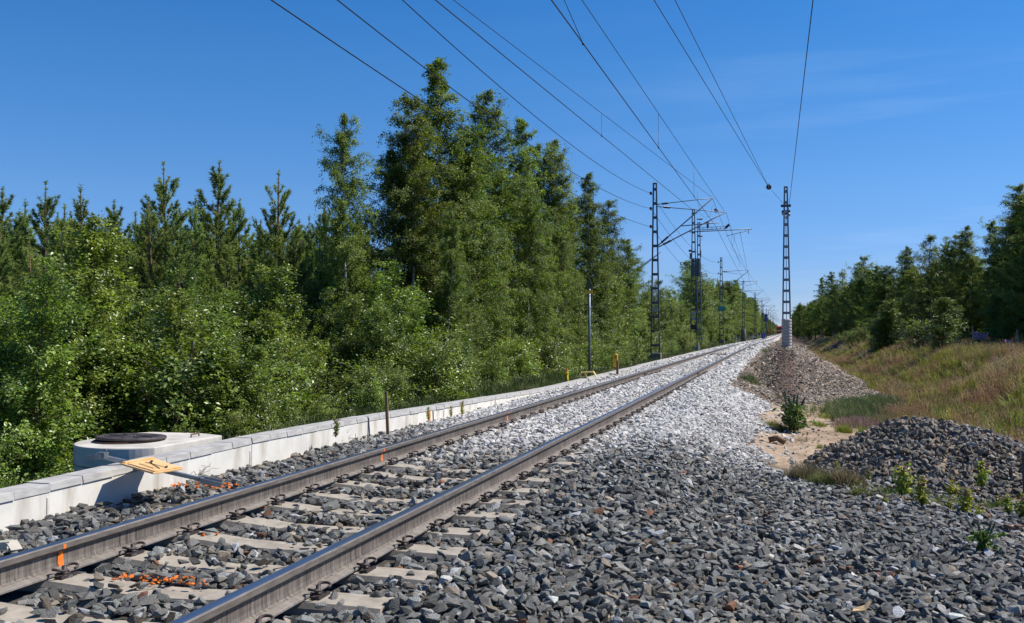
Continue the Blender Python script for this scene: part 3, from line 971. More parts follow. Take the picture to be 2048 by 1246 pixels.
m = MB(); insulator(m, lb(1381, 518), lb(1381, 506), 0.09); m.lathe([(0.02, 0), (0.12, 0.05), (0.12, 0.15), (0.02, 0.2)], 10, lb(1380, 504)); m.build('insulator', simple('green_porcelain', (0.05, 0.14, 0.11), (0.04, 0.1, 0.08), 4, 0.3), mB)
m = MB(); insulator(m, lb(1401, 514), lb(1401, 500), 0.08); m.build('insulator', M_INSUL, mB)
m = MB()
a0, b0, a1, b1 = lb(1397, 456), lb(1452, 452.5), lb(1398, 460), lb(1452, 457)
m.tube([a0, b0], 0.022, 6); m.tube([a1, b1], 0.03, 6)
for k in range(7): m.bar(a0.lerp(b0, k / 6.2), a1.lerp(b1, k / 6.2), 0.03, 0.03, up=Vector((0, 1, 0)))
sw = m.build('switch_frame', M_MAST, mB)
m = MB(); insulator(m, lb(1451, 456), lb(1459, 448.5), 0.13); m.build('insulator', M_INSUL, sw)
m = MB(); insulator(m, lb(1415.5, 456), lb(1415.5, 443), 0.12); m.build('insulator', M_RUST, sw)
for v in (438, 472):
    m = MB(); insulator(m, lb(1394, v), lb(1405, v), 0.09); m.build('insulator', M_INSUL, mB)


# standard mast with one cantilever, copied along the line
def std_mast(loc, label):
    root = thing('catenary_mast', loc, label, 'mast', 'overhead line masts along the track')
    m = MB(); m.box((0, 0, 0.2), (0.6, 0.6, 0.5), taper=0.95); m.build('foundation', M_CONCD, root, 0.02)
    m = MB(); lattice(m, 9.3, 0.44, 0.16, 12, z0=0.42, ch=0.085); m.build('lattice_post', M_MAST, root)
    arm(root, (0.12, 0, 8.1), (3.05, 0, 8.25), 0.024, (0.04, 0.18), 'stay_tube')
    arm(root, (0.18, 0, 5.9), (3.1, 0, 8.2), 0.034, (0.05, 0.20))
    arm(root, (0.12, 0.3, 8.1), (2.5, 0.3, 7.75), 0.02, None, 'stay_tube')
    m = MB(); m.tube([(1.45, 0, 6.9), (4.0, 0, 7.0)], 0.028, 6); m.tube([(3.9, 0, 7.0), (3.9, 0, 6.7)], 0.02, 5); m.tube([(3.85, 0, 6.72), (2.7, 0, 6.45)], 0.016, 5); m.build('registration_arm', M_MASTG, root)
    for z in (9.2, 7.9, 6.6):
        m = MB(); insulator(m, (-0.32, 0, z - 0.1), (-0.32, 0, z + 0.1), 0.07); m.tube([(-0.32, 0, z), (-0.1, 0, z)], 0.02, 5); m.build('wire_bracket', M_MASTG, root)
    return root


def copy_tree(o, parent=None):
    c = o.copy(); COL.objects.link(c)
    if parent is not None: c.parent = parent
    for ch in o.children: copy_tree(ch, c)
    return c


MYS = [112, 158, 204, 250, 296, 344, 392, 440, 490, 540]
MPX = [1443, 1487, 1510.5, 1524]
mC = None
for i, y in enumerate(MYS):
    if i < len(MPX):
        x = at_y(MPX[i], 664, y).x
    else: x = -6.25 + float(xs(y))
    lab = ['dark lattice mast carrying the teal number sign', 'lattice mast on a tall brown concrete stub beyond the number sign'][i] if i < 2 else 'distant lattice mast with a cantilever far down the line'
    if i == 0: o = mC = std_mast((x, y, -0.35), lab)
    else:
        o = copy_tree(mC); o['label'] = lab
    o.location = (x, y, -0.35 if i else at_y(1443, 686, y).z)
    if i == 1:
        m = MB(); m.lathe([(0.42, -0.5), (0.40, 2.0), (0.36, 2.05)], 14); m.build('concrete_stub', M_CONCD, o)
TIPS = [(float(o_.x), o_.y) for o_ in []]

# the number sign: a thing hung on the mast
yC = MYS[0] - 0.2
p = at_y(1443.5, 617, yC)
ns = thing('number_sign', (p.x, p.y, p.z), 'teal sign reading 299 hung on the lattice mast', 'sign')
m = MB(); m.box((0, 0, 0), (0.80, 0.03, 0.52)); m.build('sign_plate', M_TEAL, ns, 0.01)
fc = bpy.data.curves.new('digits', 'FONT'); fc.body = '299'; fc.size = 0.46; fc.align_x = 'CENTER'; fc.align_y = 'CENTER'; fc.extrude = 0.004
tmp = bpy.data.objects.new('tmp_text', fc); COL.objects.link(tmp)
dg = bpy.context.evaluated_depsgraph_get(); dg.update()
tme = bpy.data.meshes.new_from_object(tmp.evaluated_get(dg)); bpy.data.objects.remove(tmp)
tme.materials.clear(); tme.materials.append(M_TEALW)
o = obj('sign_digits', tme, ns, (0, -0.022, 0)); o.rotation_euler = (R(90), 0, 0); o.scale = (0.92, 1, 1)

# stand-alone mast on the right on its stack of concrete rings
YR = 53.0
pR = at_y(1573.5, 700, YR)
mR = thing('anchor_mast', (pR.x, pR.y, pR.z), 'lattice mast on a ribbed concrete column in the dirt ridge', 'mast')
lr = lambda u, v, dy=0.0: at_y(u, v, YR + dy) - pR
hc = lr(1573, 638).z
m = MB(); prof = []; nr = 13
for k in range(nr):
    z0 = -0.4 + (hc + 0.4) * k / nr; z1 = -0.4 + (hc + 0.4) * (k + 1) / nr
    prof += [(0.222, z0), (0.262, z0 + 0.03), (0.262, z1 - 0.035), (0.222, z1 - 0.001)]
m.lathe(prof, 28, smooth=False); m.build('ribbed_column', simple('pale_ring_concrete', (0.46, 0.45, 0.425), (0.34, 0.33, 0.31), 6, 0.85, bmp=0.2), mR)
m = MB(); lattice(m, lr(1573, 373).z - hc, 0.38, 0.13, 12, z0=hc, ch=0.085); m.build('lattice_post', M_MASTG, mR)
m = MB(); m.tube([(0, 0, hc), (0, 0, lr(1573, 440).z)], 0.016, 6); m.build('tension_rod', M_MAST, mR)
m = MB()
for v, w in ((411.5, 0.52), (423, 0.44)): m.box((0, -0.13, lr(1573, v).z), (w, 0.08, 0.10)); m.box((0, 0.13, lr(1573, v).z), (w, 0.08, 0.10))
m.build('clamp_beam', M_MAST, mR, 0.005)
m = MB()
for (dx, v) in ((-0.12, 428), (0.05, 436), (0.13, 430), (-0.02, 424)): m.lathe([(0.07, -0.06), (0.10, -0.03), (0.10, 0.03), (0.07, 0.06)], 10, (dx, -0.18, lr(1573, v).z), M=Matrix.Rotation(R(90), 3, 'X'))
m.build('tension_wheel', M_STEEL, mR)

# pulley in the terminating wires
pp = at_y(1537.5, 374, 49.5)
pu = thing('wire_pulley', pp, 'round pulley where two overhead wires join before the right mast', 'pulley')
m = MB(); m.lathe([(0.06, -0.05), (0.13, -0.05), (0.13, -0.02), (0.10, 0.0), (0.13, 0.02), (0.13, 0.05), (0.06, 0.05)], 20, M=Matrix.Rotation(R(90), 3, 'X')); m.build('pulley_wheel', M_IRON, pu)
m = MB(); m.bar((0, -0.07, 0.16), (0, -0.07, -0.05), 0.05, 0.015); m.build('pulley_strap', M_STEEL, pu)
p2 = at_y(1432, 421, 78)
pu2 = thing('wire_pulley', p2, 'small round weight hanging from the wires beyond the first cantilever', 'pulley')
m = MB(); m.lathe([(0.06, -0.07), (0.17, -0.06), (0.17, 0.06), (0.06, 0.07)], 16, M=Matrix.Rotation(R(90), 3, 'X')); m.build('pulley_wheel', M_MASTG, pu2)


# ------------------------------------------------------------------ wires
def sag_line(pts, sag=0.0, n=14):
    out = []
    for a, b in zip(pts[:-1], pts[1:]):
        a, b = Vector(a), Vector(b)
        s = sag * ((b - a).length / 50) ** 2
        for k in range(n): 
            t = k / n
            q = a.lerp(b, t); q.z -= 4 * s * t * (1 - t); out.append(q)
    out.append(Vector(pts[-1])); return out


def wire(pts, r_, label, sag=0.0, group='overhead wires', name='overhead_wire'):
    m = MB(); m.tube(sag_line(pts, sag), r_, 5); o = m.build(name, M_WIRE)
    tag(o, label, 'wire', group); return o


def back(a, b, y):
    """extend the line b->a back to a given y"""
    a, b = Vector(a), Vector(b); t = (y - a.y) / (b.y - a.y); return a + (b - a) * t


# three feeders on the far side of the masts
for (us, vA, zz, lab) in ((805, 387, 9.0, 'uppermost of the three feeder wires reaching the nearest mast'),
                          (675, 417.5, 8.3, 'middle of the three feeder wires reaching the nearest mast'),
                          (543, 453.5, 7.6, 'lowest of the three feeder wires reaching the nearest mast')):
    a = pA + la(1302, vA)
    s = at_x(us, 0, a.x)
    s = at_y(us, 0, min(s.y, 30))
    mid = {805: (1043, 210), 675: (955, 215), 543: (930, 258)}[us]
    mdp = at_x(mid[0], mid[1], a.x)
    # sagging curve through the mast, the mid point and the top edge of the frame
    pts = []
    c = np.polyfit([a.y, mdp.y, s.y], [a.z, mdp.z, s.z], 2)
    cxx = np.polyfit([a.y, mdp.y, s.y], [a.x, mdp.x, s.x], 2)
    for yy in np.linspace(a.y, s.y - 6, 24): pts.append((np.polyval(cxx, yy), yy, np.polyval(c, yy)))
    wire(pts, 0.011, lab)
    nx_ = Vector((mC.location.x - 0.32, MYS[0], mC.location.z + {387: 9.2, 417.5: 7.9, 453.5: 6.6}[vA]))
    wire([a, nx_], 0.011, lab.replace('reaching the nearest mast', 'leaving the nearest mast'), 0.7)

T1 = pA + la(1425, 396); T2 = pA + la(1452, 424, 0.5)
CW1 = pA + la(1436, 452)


def near_wire(pix, ya, yb, end, r_, label, sag=0.0):
    """straight-ish wire from pixel pix at distance ya, carried on over the camera, to a 3-D end"""
    s = at_y(pix[0], pix[1], ya)
    e = Vector(end)
    wire([back(s, e, -3), s, e], r_, label, sag)
    return s, e


# catenary heading off to the left behind the camera
s5, e5 = near_wire((907, 0), 19, 0, T1, 0.009, 'messenger wire of the catenary that veers left overhead')
s4, e4 = near_wire((871, 0), 14.5, 0, at_y(1395, 428, YA), 0.011, 'contact wire of the catenary that veers left overhead')
# catenary above the track
s7, e7 = near_wire((1164, 0), 19.5, 0, T2 + Vector((-0.05, 0, 0)), 0.009, 'messenger wire of the catenary right above the track')
s6, e6 = near_wire((1103, 0), 13.5, 0, at_y(1431, 452, YA), 0.011, 'contact wire of the catenary right above the track')
# terminating pair
wire([back(at_y(1308, 0, 20), pp, -3), at_y(1308, 0, 20), pp], 0.010, 'left one of the two wires that meet at the pulley')
wire([back(at_y(1350, 0, 21), pp, -3), at_y(1350, 0, 21), pp], 0.009, 'right one of the two wires that meet at the pulley')
wire([pp, pR + lr(1571, 412)], 0.009, 'short wire from the pulley down to the right mast')
sw_ = at_y(1626, 0, 19.0)
wire([back(sw_, pR + lr(1576, 430), -3), sw_, pR + lr(1576, 430)], 0.011, 'steep wire running from the right mast out over the camera')


def on_line(a, b, u):
    """point of segment a-b seen in photo column u"""
    a, b = Vector(a), Vector(b); lo, hi = 0.0, 1.0
    f = lambda t: (lambda q: 1024 + F_PX * ((q.x * cy_ + q.y * sy_) / (q.y * cy_ - q.x * sy_)))(a.lerp(b, t)) - u
    s = f(0) < 0
    for _ in range(40):
        md = (lo + hi) / 2
        if (f(md) < 0) == s: lo = md
        else: hi = md
    return a.lerp(b, (lo + hi) / 2)


for k, (u, A_, B_) in enumerate(((1204, (s4, e4), (s5, e5)), (1167, (s6, e6), (s7, e7)), (1318, (s6, e6), (s7, e7)), (1389, (s6, e6), (s7, e7)))):
    a = on_line(A_[0], A_[1], u); b = on_line(B_[0], B_[1], u) if k != 1 else None
    if b is None:
        t = (a.y - s7.y) / (e7.y - s7.y); b = s7.lerp(e7, t)
    b = Vector((a.x * 0.3 + b.x * 0.7, b.y, b.z)) if False else b
    m = MB(); m.tube([a, b], 0.006, 5); m.lathe([(0.012, -0.03), (0.022, 0), (0.012, 0.03)], 6, a); o = m.build('dropper_wire', M_WIRE)
    tag(o, ['dropper between the two wires of the left veering catenary', 'dropper of the track catenary nearest the top edge', 'dropper of the track catenary half way to the first mast', 'dropper of the track catenary closest to the first mast'][k], 'wire', 'droppers')

# beyond the first mast: catenary pairs down the line
tipsM = [T1, None]; nodesM = [T1]; nodesC = [at_y(1431, 452, YA)]; nodesM2 = [T2]; nodesC2 = [at_y(1480, 463, YA)]
for i, y in enumerate(MYS):
    bx = (at_y(MPX[i], 664, y).x if i < len(MPX) else -6.25 + float(xs(y)))
    nodesM.append(Vector((bx + 3.1, y, 7.85))); nodesC.append(Vector((bx + 2.8 + 0.2 * (-1) ** i, y, 6.05)))
wire(nodesM, 0.010, 'messenger wire running on from mast to mast down the line', 0.45)
wire(nodesC, 0.011, 'contact wire running on from mast to mast down the line', 0.05)
wire([T2, nodesM[1] + Vector((0.0, 0, -0.2))], 0.009, 'second messenger wire between the double mast and the number sign mast', 0.3)
wire([nodesC2[0], nodesC[1] + Vector((0.3, 0, 0))], 0.010, 'second contact wire between the double mast and the number sign mast', 0.05)
# jumpers hanging from the switch
for (lst, lab) in (([(1394, 383), (1396, 405), (1400, 428), (1410, 435), (1420, 432), (1425, 410)], 'slack jumper wire looping from the wires by the switch gear'),
                   ([(1406, 474), (1402, 480), (1397, 490)], 'short jumper wire from the lower switch insulator'),
                   ([(1459, 450), (1464, 470), (1462, 485), (1470, 500), (1476, 520)], 'wavy jumper wire hanging right of the switch arm'),
                   ([(1470, 470), (1467, 485), (1463, 498), (1478, 512), (1479, 535)], 'thin wavy jumper wire next to the contact wires')):
    wire([at_y(u, v, YB - 1) for u, v in lst], 0.008, lab, 0, 'jumper wires', 'jumper_wire')

# ------------------------------------------------------------------ far down the line
# red locomotive
yT = 560.0
pT = at_y(1559, 661.5, yT)
lo_ = thing('locomotive', (pT.x, pT.y, -0.05), 'small red locomotive far away on the track', 'train'); lo_.scale = (1.12, 1.12, 1.12)
m = MB(); m.box((0, 7, 2.3), (2.9, 14, 2.9)); m.box((0, 7, 3.95), (2.5, 13.6, 0.4), taper=0.85); m.build('body', M_RED, lo_, 0.15)
m = MB(); m.box((0, 7, 0.75), (2.5, 13.5, 0.6)); m.build('chassis', M_BLACK, lo_, 0.05)
for s in (-1, 1):
    m = MB(); m.box((s * 0.68, -0.02, 2.95), (1.1, 0.06, 0.8)); m.build('windscreen', M_GLASS, lo_, 0.02)
    m = MB(); m.lathe([(0.16, 0), (0.16, 0.08)], 12, (s * 0.9, -0.03, 1.45), M=Matrix.Rotation(R(90), 3, 'X')); m.build('headlight', M_WHITE, lo_)
    m = MB(); m.lathe([(0.07, 0), (0.07, 0.5), (0.22, 0.5), (0.22, 0.56)], 12, (s * 0.87, 0, 1.05), M=Matrix.Rotation(R(90), 3, 'X')); m.build('buffer', M_BLACK, lo_)
    for yy in (2, 4.5, 9.5, 12): 
        m = MB(); m.lathe([(0.5, -0.07), (0.5, 0.07)], 18, (s * 0.76, yy, 0.55), M=Matrix.Rotation(R(90), 3, 'Y')); m.build('wheel', M_IRON, lo_)
m = MB(); m.box((0, -0.03, 1.9), (2.7, 0.05, 0.25)); m.build('white_stripe', M_WHITE, lo_)
# orange excavator left of it
pE = at_y(1546, 661, 520.0)
ex = thing('excavator', (pE.x - 2.2, pE.y, -0.3), 'tiny orange excavator beside the distant red locomotive', 'excavator'); ex.scale = (0.65, 0.65, 0.65)
m = MB(); m.box((0, 0, 2.0), (2.6, 3.4, 1.5)); m.build('body', M_ORANGE, ex, 0.1)
m = MB(); m.box((-0.8, -1.0, 3.1), (1.0, 1.4, 1.3)); m.build('cab', M_GLASS, ex, 0.08)
m = MB(); m.bar((0.6, -1.2, 2.3), (2.2, -2.6, 4.9), 0.4, 0.5); m.bar((2.2, -2.6, 4.9), (3.9, -3.4, 3.4), 0.3, 0.4); m.build('boom', M_ORANGE, ex, 0.03)
m = MB(); m.box((4.0, -3.5, 2.9), (0.9, 0.7, 0.8), taper=1.2); m.build('bucket', M_RUST, ex, 0.04)
for s in (-1, 1):
    m = MB(); m.box((s * 1.1, 0, 0.6), (0.5, 3.8, 0.9)); m.build('crawler', M_BLACK, ex, 0.25)
# signal post and a blue board
pS = at_y(1532.5, 664, 240.0)
sp = thing('signal_post', (pS.x, pS.y, -0.4), 'dark railway signal post far down the left side', 'signal')
m = MB(); m.tube([(0, 0, 0), (0, 0, 5.6)], 0.14, 8); m.build('post', M_MAST, sp)
m = MB(); m.box((0, -0.1, 5.0), (0.75, 0.3, 1.9)); m.build('signal_head', M_BLUE, sp, 0.05)
pQ = at_y(1527, 662, 215.0)
bb = thing('equipment_cabinet', (pQ.x, pQ.y, -0.4), 'blue equipment cabinet at the foot of the distant signal', 'cabinet')
m = MB(); m.box((0, 0, 0.75), (0.8, 0.6, 1.3)); m.build('cabinet_body', M_BLUE, bb, 0.03)
m = MB(); m.box((0, 0, 1.43), (0.9, 0.7, 0.07)); m.build('cabinet_roof', M_STEEL, bb)
# wind turbine behind the wood: one blade reaches above the tree tops
yW = 1500.0
b0 = at_y(1268, 545, yW); b1 = at_y(1324, 503, yW)
hub = b0 + (b0 - b1) * 0.15
wt_ = thing('wind_turbine', (hub.x, hub.y, -1), 'pale wind turbine blade rising behind the wood at the first mast', 'wind turbine')
hz_ = hub.z + 1
m = MB(); m.tube([(0, 3, 0), (0, 3, hz_)], [2.4, 1.4], 14); m.build('tower', M_BLADE, wt_)
m = MB(); m.box((0, 3, hz_), (3.2, 9, 3.2)); m.build('nacelle', M_BLADE, wt_, 0.6)
base = math.atan2(b1.z - hub.z, b1.x - hub.x)
for k in range(3):
    a = base + k * 2 * PI / 3; d = Vector((math.cos(a), 0, math.sin(a))); n_ = Vector((-d.z, 0, d.x))
    m = MB(); Ls = (b1 - hub).length
    prof = [(0.02, 1.2), (0.12, 1.3), (0.25, 2.6), (0.5, 2.2), (0.8, 1.5), (1.0, 0.3)]
    vs = []; fs = []
    for t, c in prof:
        q = Vector((0, -2.2, hz_)) + d * Ls * t
        vs += [q + n_ * c * 0.8, q + Vector((0, -0.5, 0)), q - n_ * c * 0.8, q + Vector((0, 0.5, 0))]
    for i in range(len(prof) - 1):
        for j in range(4): fs.append((i * 4 + j, i * 4 + (j + 1) % 4, i * 4 + 4 + (j + 1) % 4, i * 4 + 4 + j))
    m.add(vs, fs); m.build('blade', M_BLADE, wt_)

# ------------------------------------------------------------------ plants: generators
def unit(v): return v / np.maximum(np.linalg.norm(v, axis=-1, keepdims=True), 1e-9)


def leaf_quads(P, size, g, up=0.5, out=None, aspect=0.62):
    """diamond leaves folded a little along the midrib"""
    n = len(P)
    nr_ = g.normal(size=(n, 3)); nr_[:, 2] = np.abs(nr_[:, 2]) + up
    if out is not None: nr_ += out * 0.7
    nr_ = unit(nr_)
    t = unit(np.cross(nr_, g.normal(size=(n, 3)))); b = np.cross(nr_, t)
    s = (size * g.uniform(0.65, 1.3, (n, 1)))
    V = np.empty((n, 4, 3))
    V[:, 0] = P - t * s * 0.5
    V[:, 1] = P + b * s * aspect * 0.5 + nr_ * s * 0.08 - t * s * 0.05
    V[:, 2] = P + t * s * 0.55
    V[:, 3] = P - b * s * aspect * 0.5 + nr_ * s * 0.08 - t * s * 0.05
    F = np.arange(n * 4).reshape(n, 4)
    return V.reshape(-1, 3), F


def tube_np(pts, rad, n=5):
    pts = np.asarray(pts); k = len(pts)
    t = unit(np.gradient(pts, axis=0))
    ref = np.where(np.abs(t[:, 2:3]) > 0.9, np.array([[1.0, 0, 0]]), np.array([[0, 0, 1.0]]))
    a = unit(np.cross(t, ref)); b = np.cross(t, a)
    an = 2 * PI * np.arange(n) / n
    V = pts[:, None] + (a[:, None] * np.cos(an)[None, :, None] + b[:, None] * np.sin(an)[None, :, None]) * np.asarray(rad).reshape(-1, 1, 1)
    i = np.arange(k - 1)[:, None] * n; j = np.arange(n)[None]; j2 = (j + 1) % n
    F = np.stack([i + j, i + j2, i + n + j2, i + n + j], -1).reshape(-1, 4)
    return V.reshape(-1, 3), F


class Acc:
    def __init__(s): s.V = []; s.F = []; s.n = 0

    def add(s, V, F): s.V.append(V); s.F.append(F + s.n); s.n += len(V)

    def get(s): return np.concatenate(s.V), np.concatenate(s.F)


def broadleaf(seed, H, cb, Rmax, nb, twigs, lpt, leaf, droop, prof, wood, lmat, stems=1, r0=None, elev=(35, 65), name='crown', spread=0.0):
    """trunk and crown meshes of a leafy tree; prof(t) gives the crown radius share along the crown"""
    g = np.random.default_rng(seed)
    wd = Acc(); wb = Acc(); LP = []; LT = []; LO = []
    r0 = r0 or 0.011 * H
    for st in range(stems):
        Hs = H * (1 if st == 0 else g.uniform(0.7, 0.97))
        lean = g.normal(size=2) * (0.012 if stems == 1 else 0.10 + spread)
        zz = np.linspace(0, Hs, 14)
        tr = np.stack([lean[0] * zz + 0.012 * H * np.sin(zz / H * 5 + g.uniform(0, 6)), lean[1] * zz + 0.012 * H * np.sin(zz / H * 4 + g.uniform(0, 6)), zz], -1)
        wd.add(*tube_np(tr, r0 * (0.7 if stems > 1 else 1) * (1 - zz / Hs) ** 0.8 + 0.006, 7))
        nbs = nb // stems
        ts = np.sort(1 - (1 - cb) * (1 - g.uniform(0, 1, nbs) ** 0.9) - 0.0)
        ts = cb + (1 - cb) * (np.arange(nbs) + g.uniform(0, 1, nbs)) / nbs
        az = np.arange(nbs) * 2.39996 + g.normal(size=nbs) * 0.5
        lump = 1 + 0.22 * np.sin(az * 2 + ts * 9 + seed) 
        for i in range(nbs):
            t = ts[i]; tc_ = (t - cb) / (1 - cb)
            L = Rmax * prof(tc_) * (g.uniform(0.42, 1.05) + (0.35 if g.uniform() < 0.12 else 0)) * lump[i] + 0.05
            p0 = np.array([np.interp(t * Hs, zz, tr[:, k]) for k in range(3)])
            el = R(elev[0] + (elev[1] - elev[0]) * tc_ + g.normal() * 9)
            if g.uniform() > 0.30 + 1.5 * prof(tc_): continue
            L = L / max(0.55, math.cos(el))
            d = np.array([math.cos(az[i]) * math.cos(el), math.sin(az[i]) * math.cos(el), math.sin(el)])
            s = np.linspace(0, 1, 6)[:, None]
            br = p0 + d * L * s + np.array([0, 0, -1]) * (droop * L * s ** 2.2)
            br[1:] += g.normal(size=(5, 3)) * 0.03 * L
            wb.add(*tube_np(br, np.linspace(max(0.006, r0 * 0.32 * (1 - tc_ * 0.6)), 0.003, 6), 4))
            nt_ = max(2, int(twigs * (0.35 + L / Rmax)))
            for q in range(nt_):
                sp = g.uniform(0.22, 1.0)
                p = np.array([np.interp(sp, s[:, 0], br[:, k]) for k in range(3)])
                td = g.normal(size=3); td[2] = td[2] * 0.6 - droop * 1.3
                td = td / np.linalg.norm(td)
                tl = g.uniform(0.14, 0.42) * (0.22 + 0.78 * min(1, L / Rmax)) * (Rmax ** 0.5)
                m_ = max(3, int(lpt * g.uniform(0.6, 1.4)))
                u_ = g.uniform(0.1, 1.05, (m_, 1))
                pts = p + td * tl * u_ + np.array([0, 0, -1]) * droop * 0.35 * tl * u_ ** 2 + g.normal(size=(m_, 3)) * 0.35 * leaf * 2
                LP.append(pts); LT.append(np.full(m_, g.beta(1.3, 1.8)))
                o = p - tr[min(13, int(t * 13))]; LO.append(np.repeat(unit(o[None]), m_, 0))
    P = np.concatenate(LP); T = np.concatenate(LT); O = np.concatenate(LO)
    V, F = leaf_quads(P, leaf, g, 0.5, O)
    T = np.clip(T + g.normal(size=len(T)) * 0.16, 0, 1)
    crown = np_mesh(name, V, F, lmat, tint=T)
    Vw, Fw = wd.get(); Vb, Fb = wb.get()
    trunk = np_mesh('trunk', np.concatenate([Vw, Vb]), np.concatenate([Fw, Fb + len(Vw)]), [wood, M_BARKS], fmat=[0] * len(Fw) + [1] * len(Fb), smooth=True)
    return trunk, crown, H


def pine(seed, H, Rmax, bare=0.12, dens=1.0, nl=0.095, open_=1.0):
    g = np.random.default_rng(seed)
    wd = Acc(); TP = []; TD = []; TT = []
    zz = np.linspace(0, H * 0.985, 12)
    tr = np.stack([0.008 * H * np.sin(zz * 0.6 + seed), 0.008 * H * np.cos(zz * 0.5 + seed), zz], -1)
    wd.add(*tube_np(tr, 0.0105 * H * (1 - zz / H) ** 0.85 + 0.007, 7))

    def shoot(pts, t):
        """needle stations along a polyline"""
        seg = np.linalg.norm(np.diff(pts, axis=0), axis=1); L = seg.sum()
        n = max(3, int(L / 0.026 * dens)); c = np.concatenate([[0], np.cumsum(seg)]) / L
        s = g.uniform(0, 1.02, n)
        P = np.stack([np.interp(s, c, pts[:, k]) for k in range(3)], -1)
        D = unit(np.gradient(pts, axis=0)); Dn = np.stack([np.interp(s, c, D[:, k]) for k in range(3)], -1)
        TP.append(P); TD.append(Dn); TT.append(np.full(n, t))

    z = bare * H; step = H * 0.052
    while z < H * 0.885:
        t = (z / H - bare) / (1 - bare)
        L = Rmax * min(1.0, 0.6 + t * 1.6) * (1 - t) ** 0.85 * 1.12 + 0.06
        nbr = 6 if t < 0.7 else 5
        a0 = g.uniform(0, 6.28)
        for k in range(nbr):
            if g.uniform() < 0.08 * open_: continue
            a = a0 + k * 2 * PI / nbr + g.normal() * 0.22
            Lk = L * g.uniform(0.65, 1.15)
            el = R(14 + 42 * t + g.normal() * 8)
            s = np.linspace(0, 1, 6)[:, None]
            d = np.array([math.cos(a) * math.cos(el), math.sin(a) * math.cos(el), math.sin(el)])
            p0 = np.array([np.interp(z, zz, tr[:, 0]), np.interp(z, zz, tr[:, 1]), z + g.normal() * 0.04])
            br = p0 + d * Lk * s + np.array([0, 0, 1]) * Lk * 0.42 * s ** 2.2
            wd.add(*tube_np(br, np.linspace(0.010 + 0.004 * Lk, 0.004, 6), 4))
            tt = g.beta(2, 2.2)
            shoot(br[2 if Lk > 0.5 else 1:], tt)
            for q in range(int(3 + 6 * Lk)):
                sp = g.uniform(0.35, 0.95); p = np.array([np.interp(sp, s[:, 0], br[:, c]) for c in range(3)])
                sd = unit((d + g.normal(size=3) * 0.55 + np.array([0, 0, 0.60]))[None])[0]
                l2 = Lk * g.uniform(0.18, 0.42)
                s2 = np.linspace(0, 1, 4)[:, None]
                shoot(p + sd * l2 * s2 + np.array([0, 0, 1]) * 0.35 * l2 * s2 ** 2, np.clip(tt + g.normal() * 0.15, 0, 1))
        z += step * g.uniform(0.8, 1.2) * (1.0 if t < 0.75 else 0.8)
    # upright candles at the top
    shoot(np.array([[tr[-1, 0], tr[-1, 1], H * 0.84], [tr[-1, 0], tr[-1, 1], H * 1.0]]), 0.7)
    for k in range(4):
        a = k * 1.57 + 0.4; p = np.array([tr[-1, 0], tr[-1, 1], H * 0.905])
        q = p + np.array([math.cos(a) * 0.045 * H * 0.5, math.sin(a) * 0.045 * H * 0.5, H * 0.035])
        shoot(np.stack([p, (p + q) / 2 + np.array([math.cos(a), math.sin(a), 0]) * 0.02, q]), 0.75)
    P = np.concatenate(TP); D = np.concatenate(TD); T = np.concatenate(TT)
    rep = 5
    P = np.repeat(P, rep, 0); D = np.repeat(D, rep, 0); T = np.repeat(T, rep)
    n = len(P)
    nd = unit(D * 0.75 + unit(g.normal(size=(n, 3))) * 0.9)
    w = unit(np.cross(nd, g.normal(size=(n, 3)))) * (0.0100 if H < 9 else 0.02)
    l = nl * g.uniform(0.75, 1.25, (n, 1))
    V = np.stack([P - w, P + w, P + nd * l], 1).reshape(-1, 3)
    crown = np_mesh('crown', V, np.arange(n * 3).reshape(n, 3), M_PINE, tint=np.clip(T + g.normal(size=n) * 0.18, 0, 1))
    Vw, Fw = wd.get()
    return np_mesh('trunk', Vw, Fw, M_BARKP, smooth=True), crown, H


egg = lambda t: max(0.0, math.sin(PI * min(1, 0.16 + 0.84 * t) ** 0.9)) ** 0.7 * (1 - 0.25 * t)
cone = lambda t: (min(1.0, 0.5 + 2.2 * t)) * (1 - t) ** 0.6 + 0.02
column = lambda t: (min(1.0, 0.55 + 2.5 * t)) * (1 - t ** 2.6) ** 0.8 * 0.9 + 0.05

BIRCH = [broadleaf(11 + k, 10.0, 0.10 + 0.03 * k, 1.95 + 0.15 * (k % 2), 190, 19, 20, 0.064, 0.36, cone if k % 2 == 0 else column, M_BARKW, M_BIRCH, elev=(22, 50), r0=0.065) for k in range(4)]
SHRUB = [broadleaf(31 + k, 4.0, 0.05, 1.15, 180, 11, 17, 0.060, 0.12, egg if k % 2 else cone, M_BARKS, M_SHRUB, stems=3, elev=(18, 58), r0=0.03, spread=0.05) for k in range(4)]
YOUNG = [broadleaf(51 + k, 4.6, 0.08, 1.25, 145, 10, 16, 0.060, 0.18, cone, M_BARKS, M_SHRUB, elev=(35, 65), r0=0.035) for k in range(2)]
ASPEN = [broadleaf(61 + k, 7.0, 0.05, 1.75, 200, 14, 19, 0.066, 0.15, egg, M_BARKS, M_SHRUB, stems=2, elev=(18, 58), r0=0.06) for k in range(2)]
BUSH = [broadleaf(71 + k, 1.3, 0.02, 0.62, 70, 7, 13, 0.044, 0.08, egg, M_BARKS, M_SHRUB, stems=4, elev=(12, 60), r0=0.012, spread=0.10) for k in range(3)]
PINE = [pine(81, 7.5, 1.6, 0.10), pine(82, 7.5, 1.35, 0.20), pine(83, 7.5, 1.6, 0.06, open_=1.4), pine(84, 7.5, 1.2, 0.12)]
TALLP = [pine(91, 12.0, 1.9, 0.30, 0.8, 0.16, 1.2), pine(92, 12.0, 1.9, 0.22, 0.8, 0.16, 1.0)]


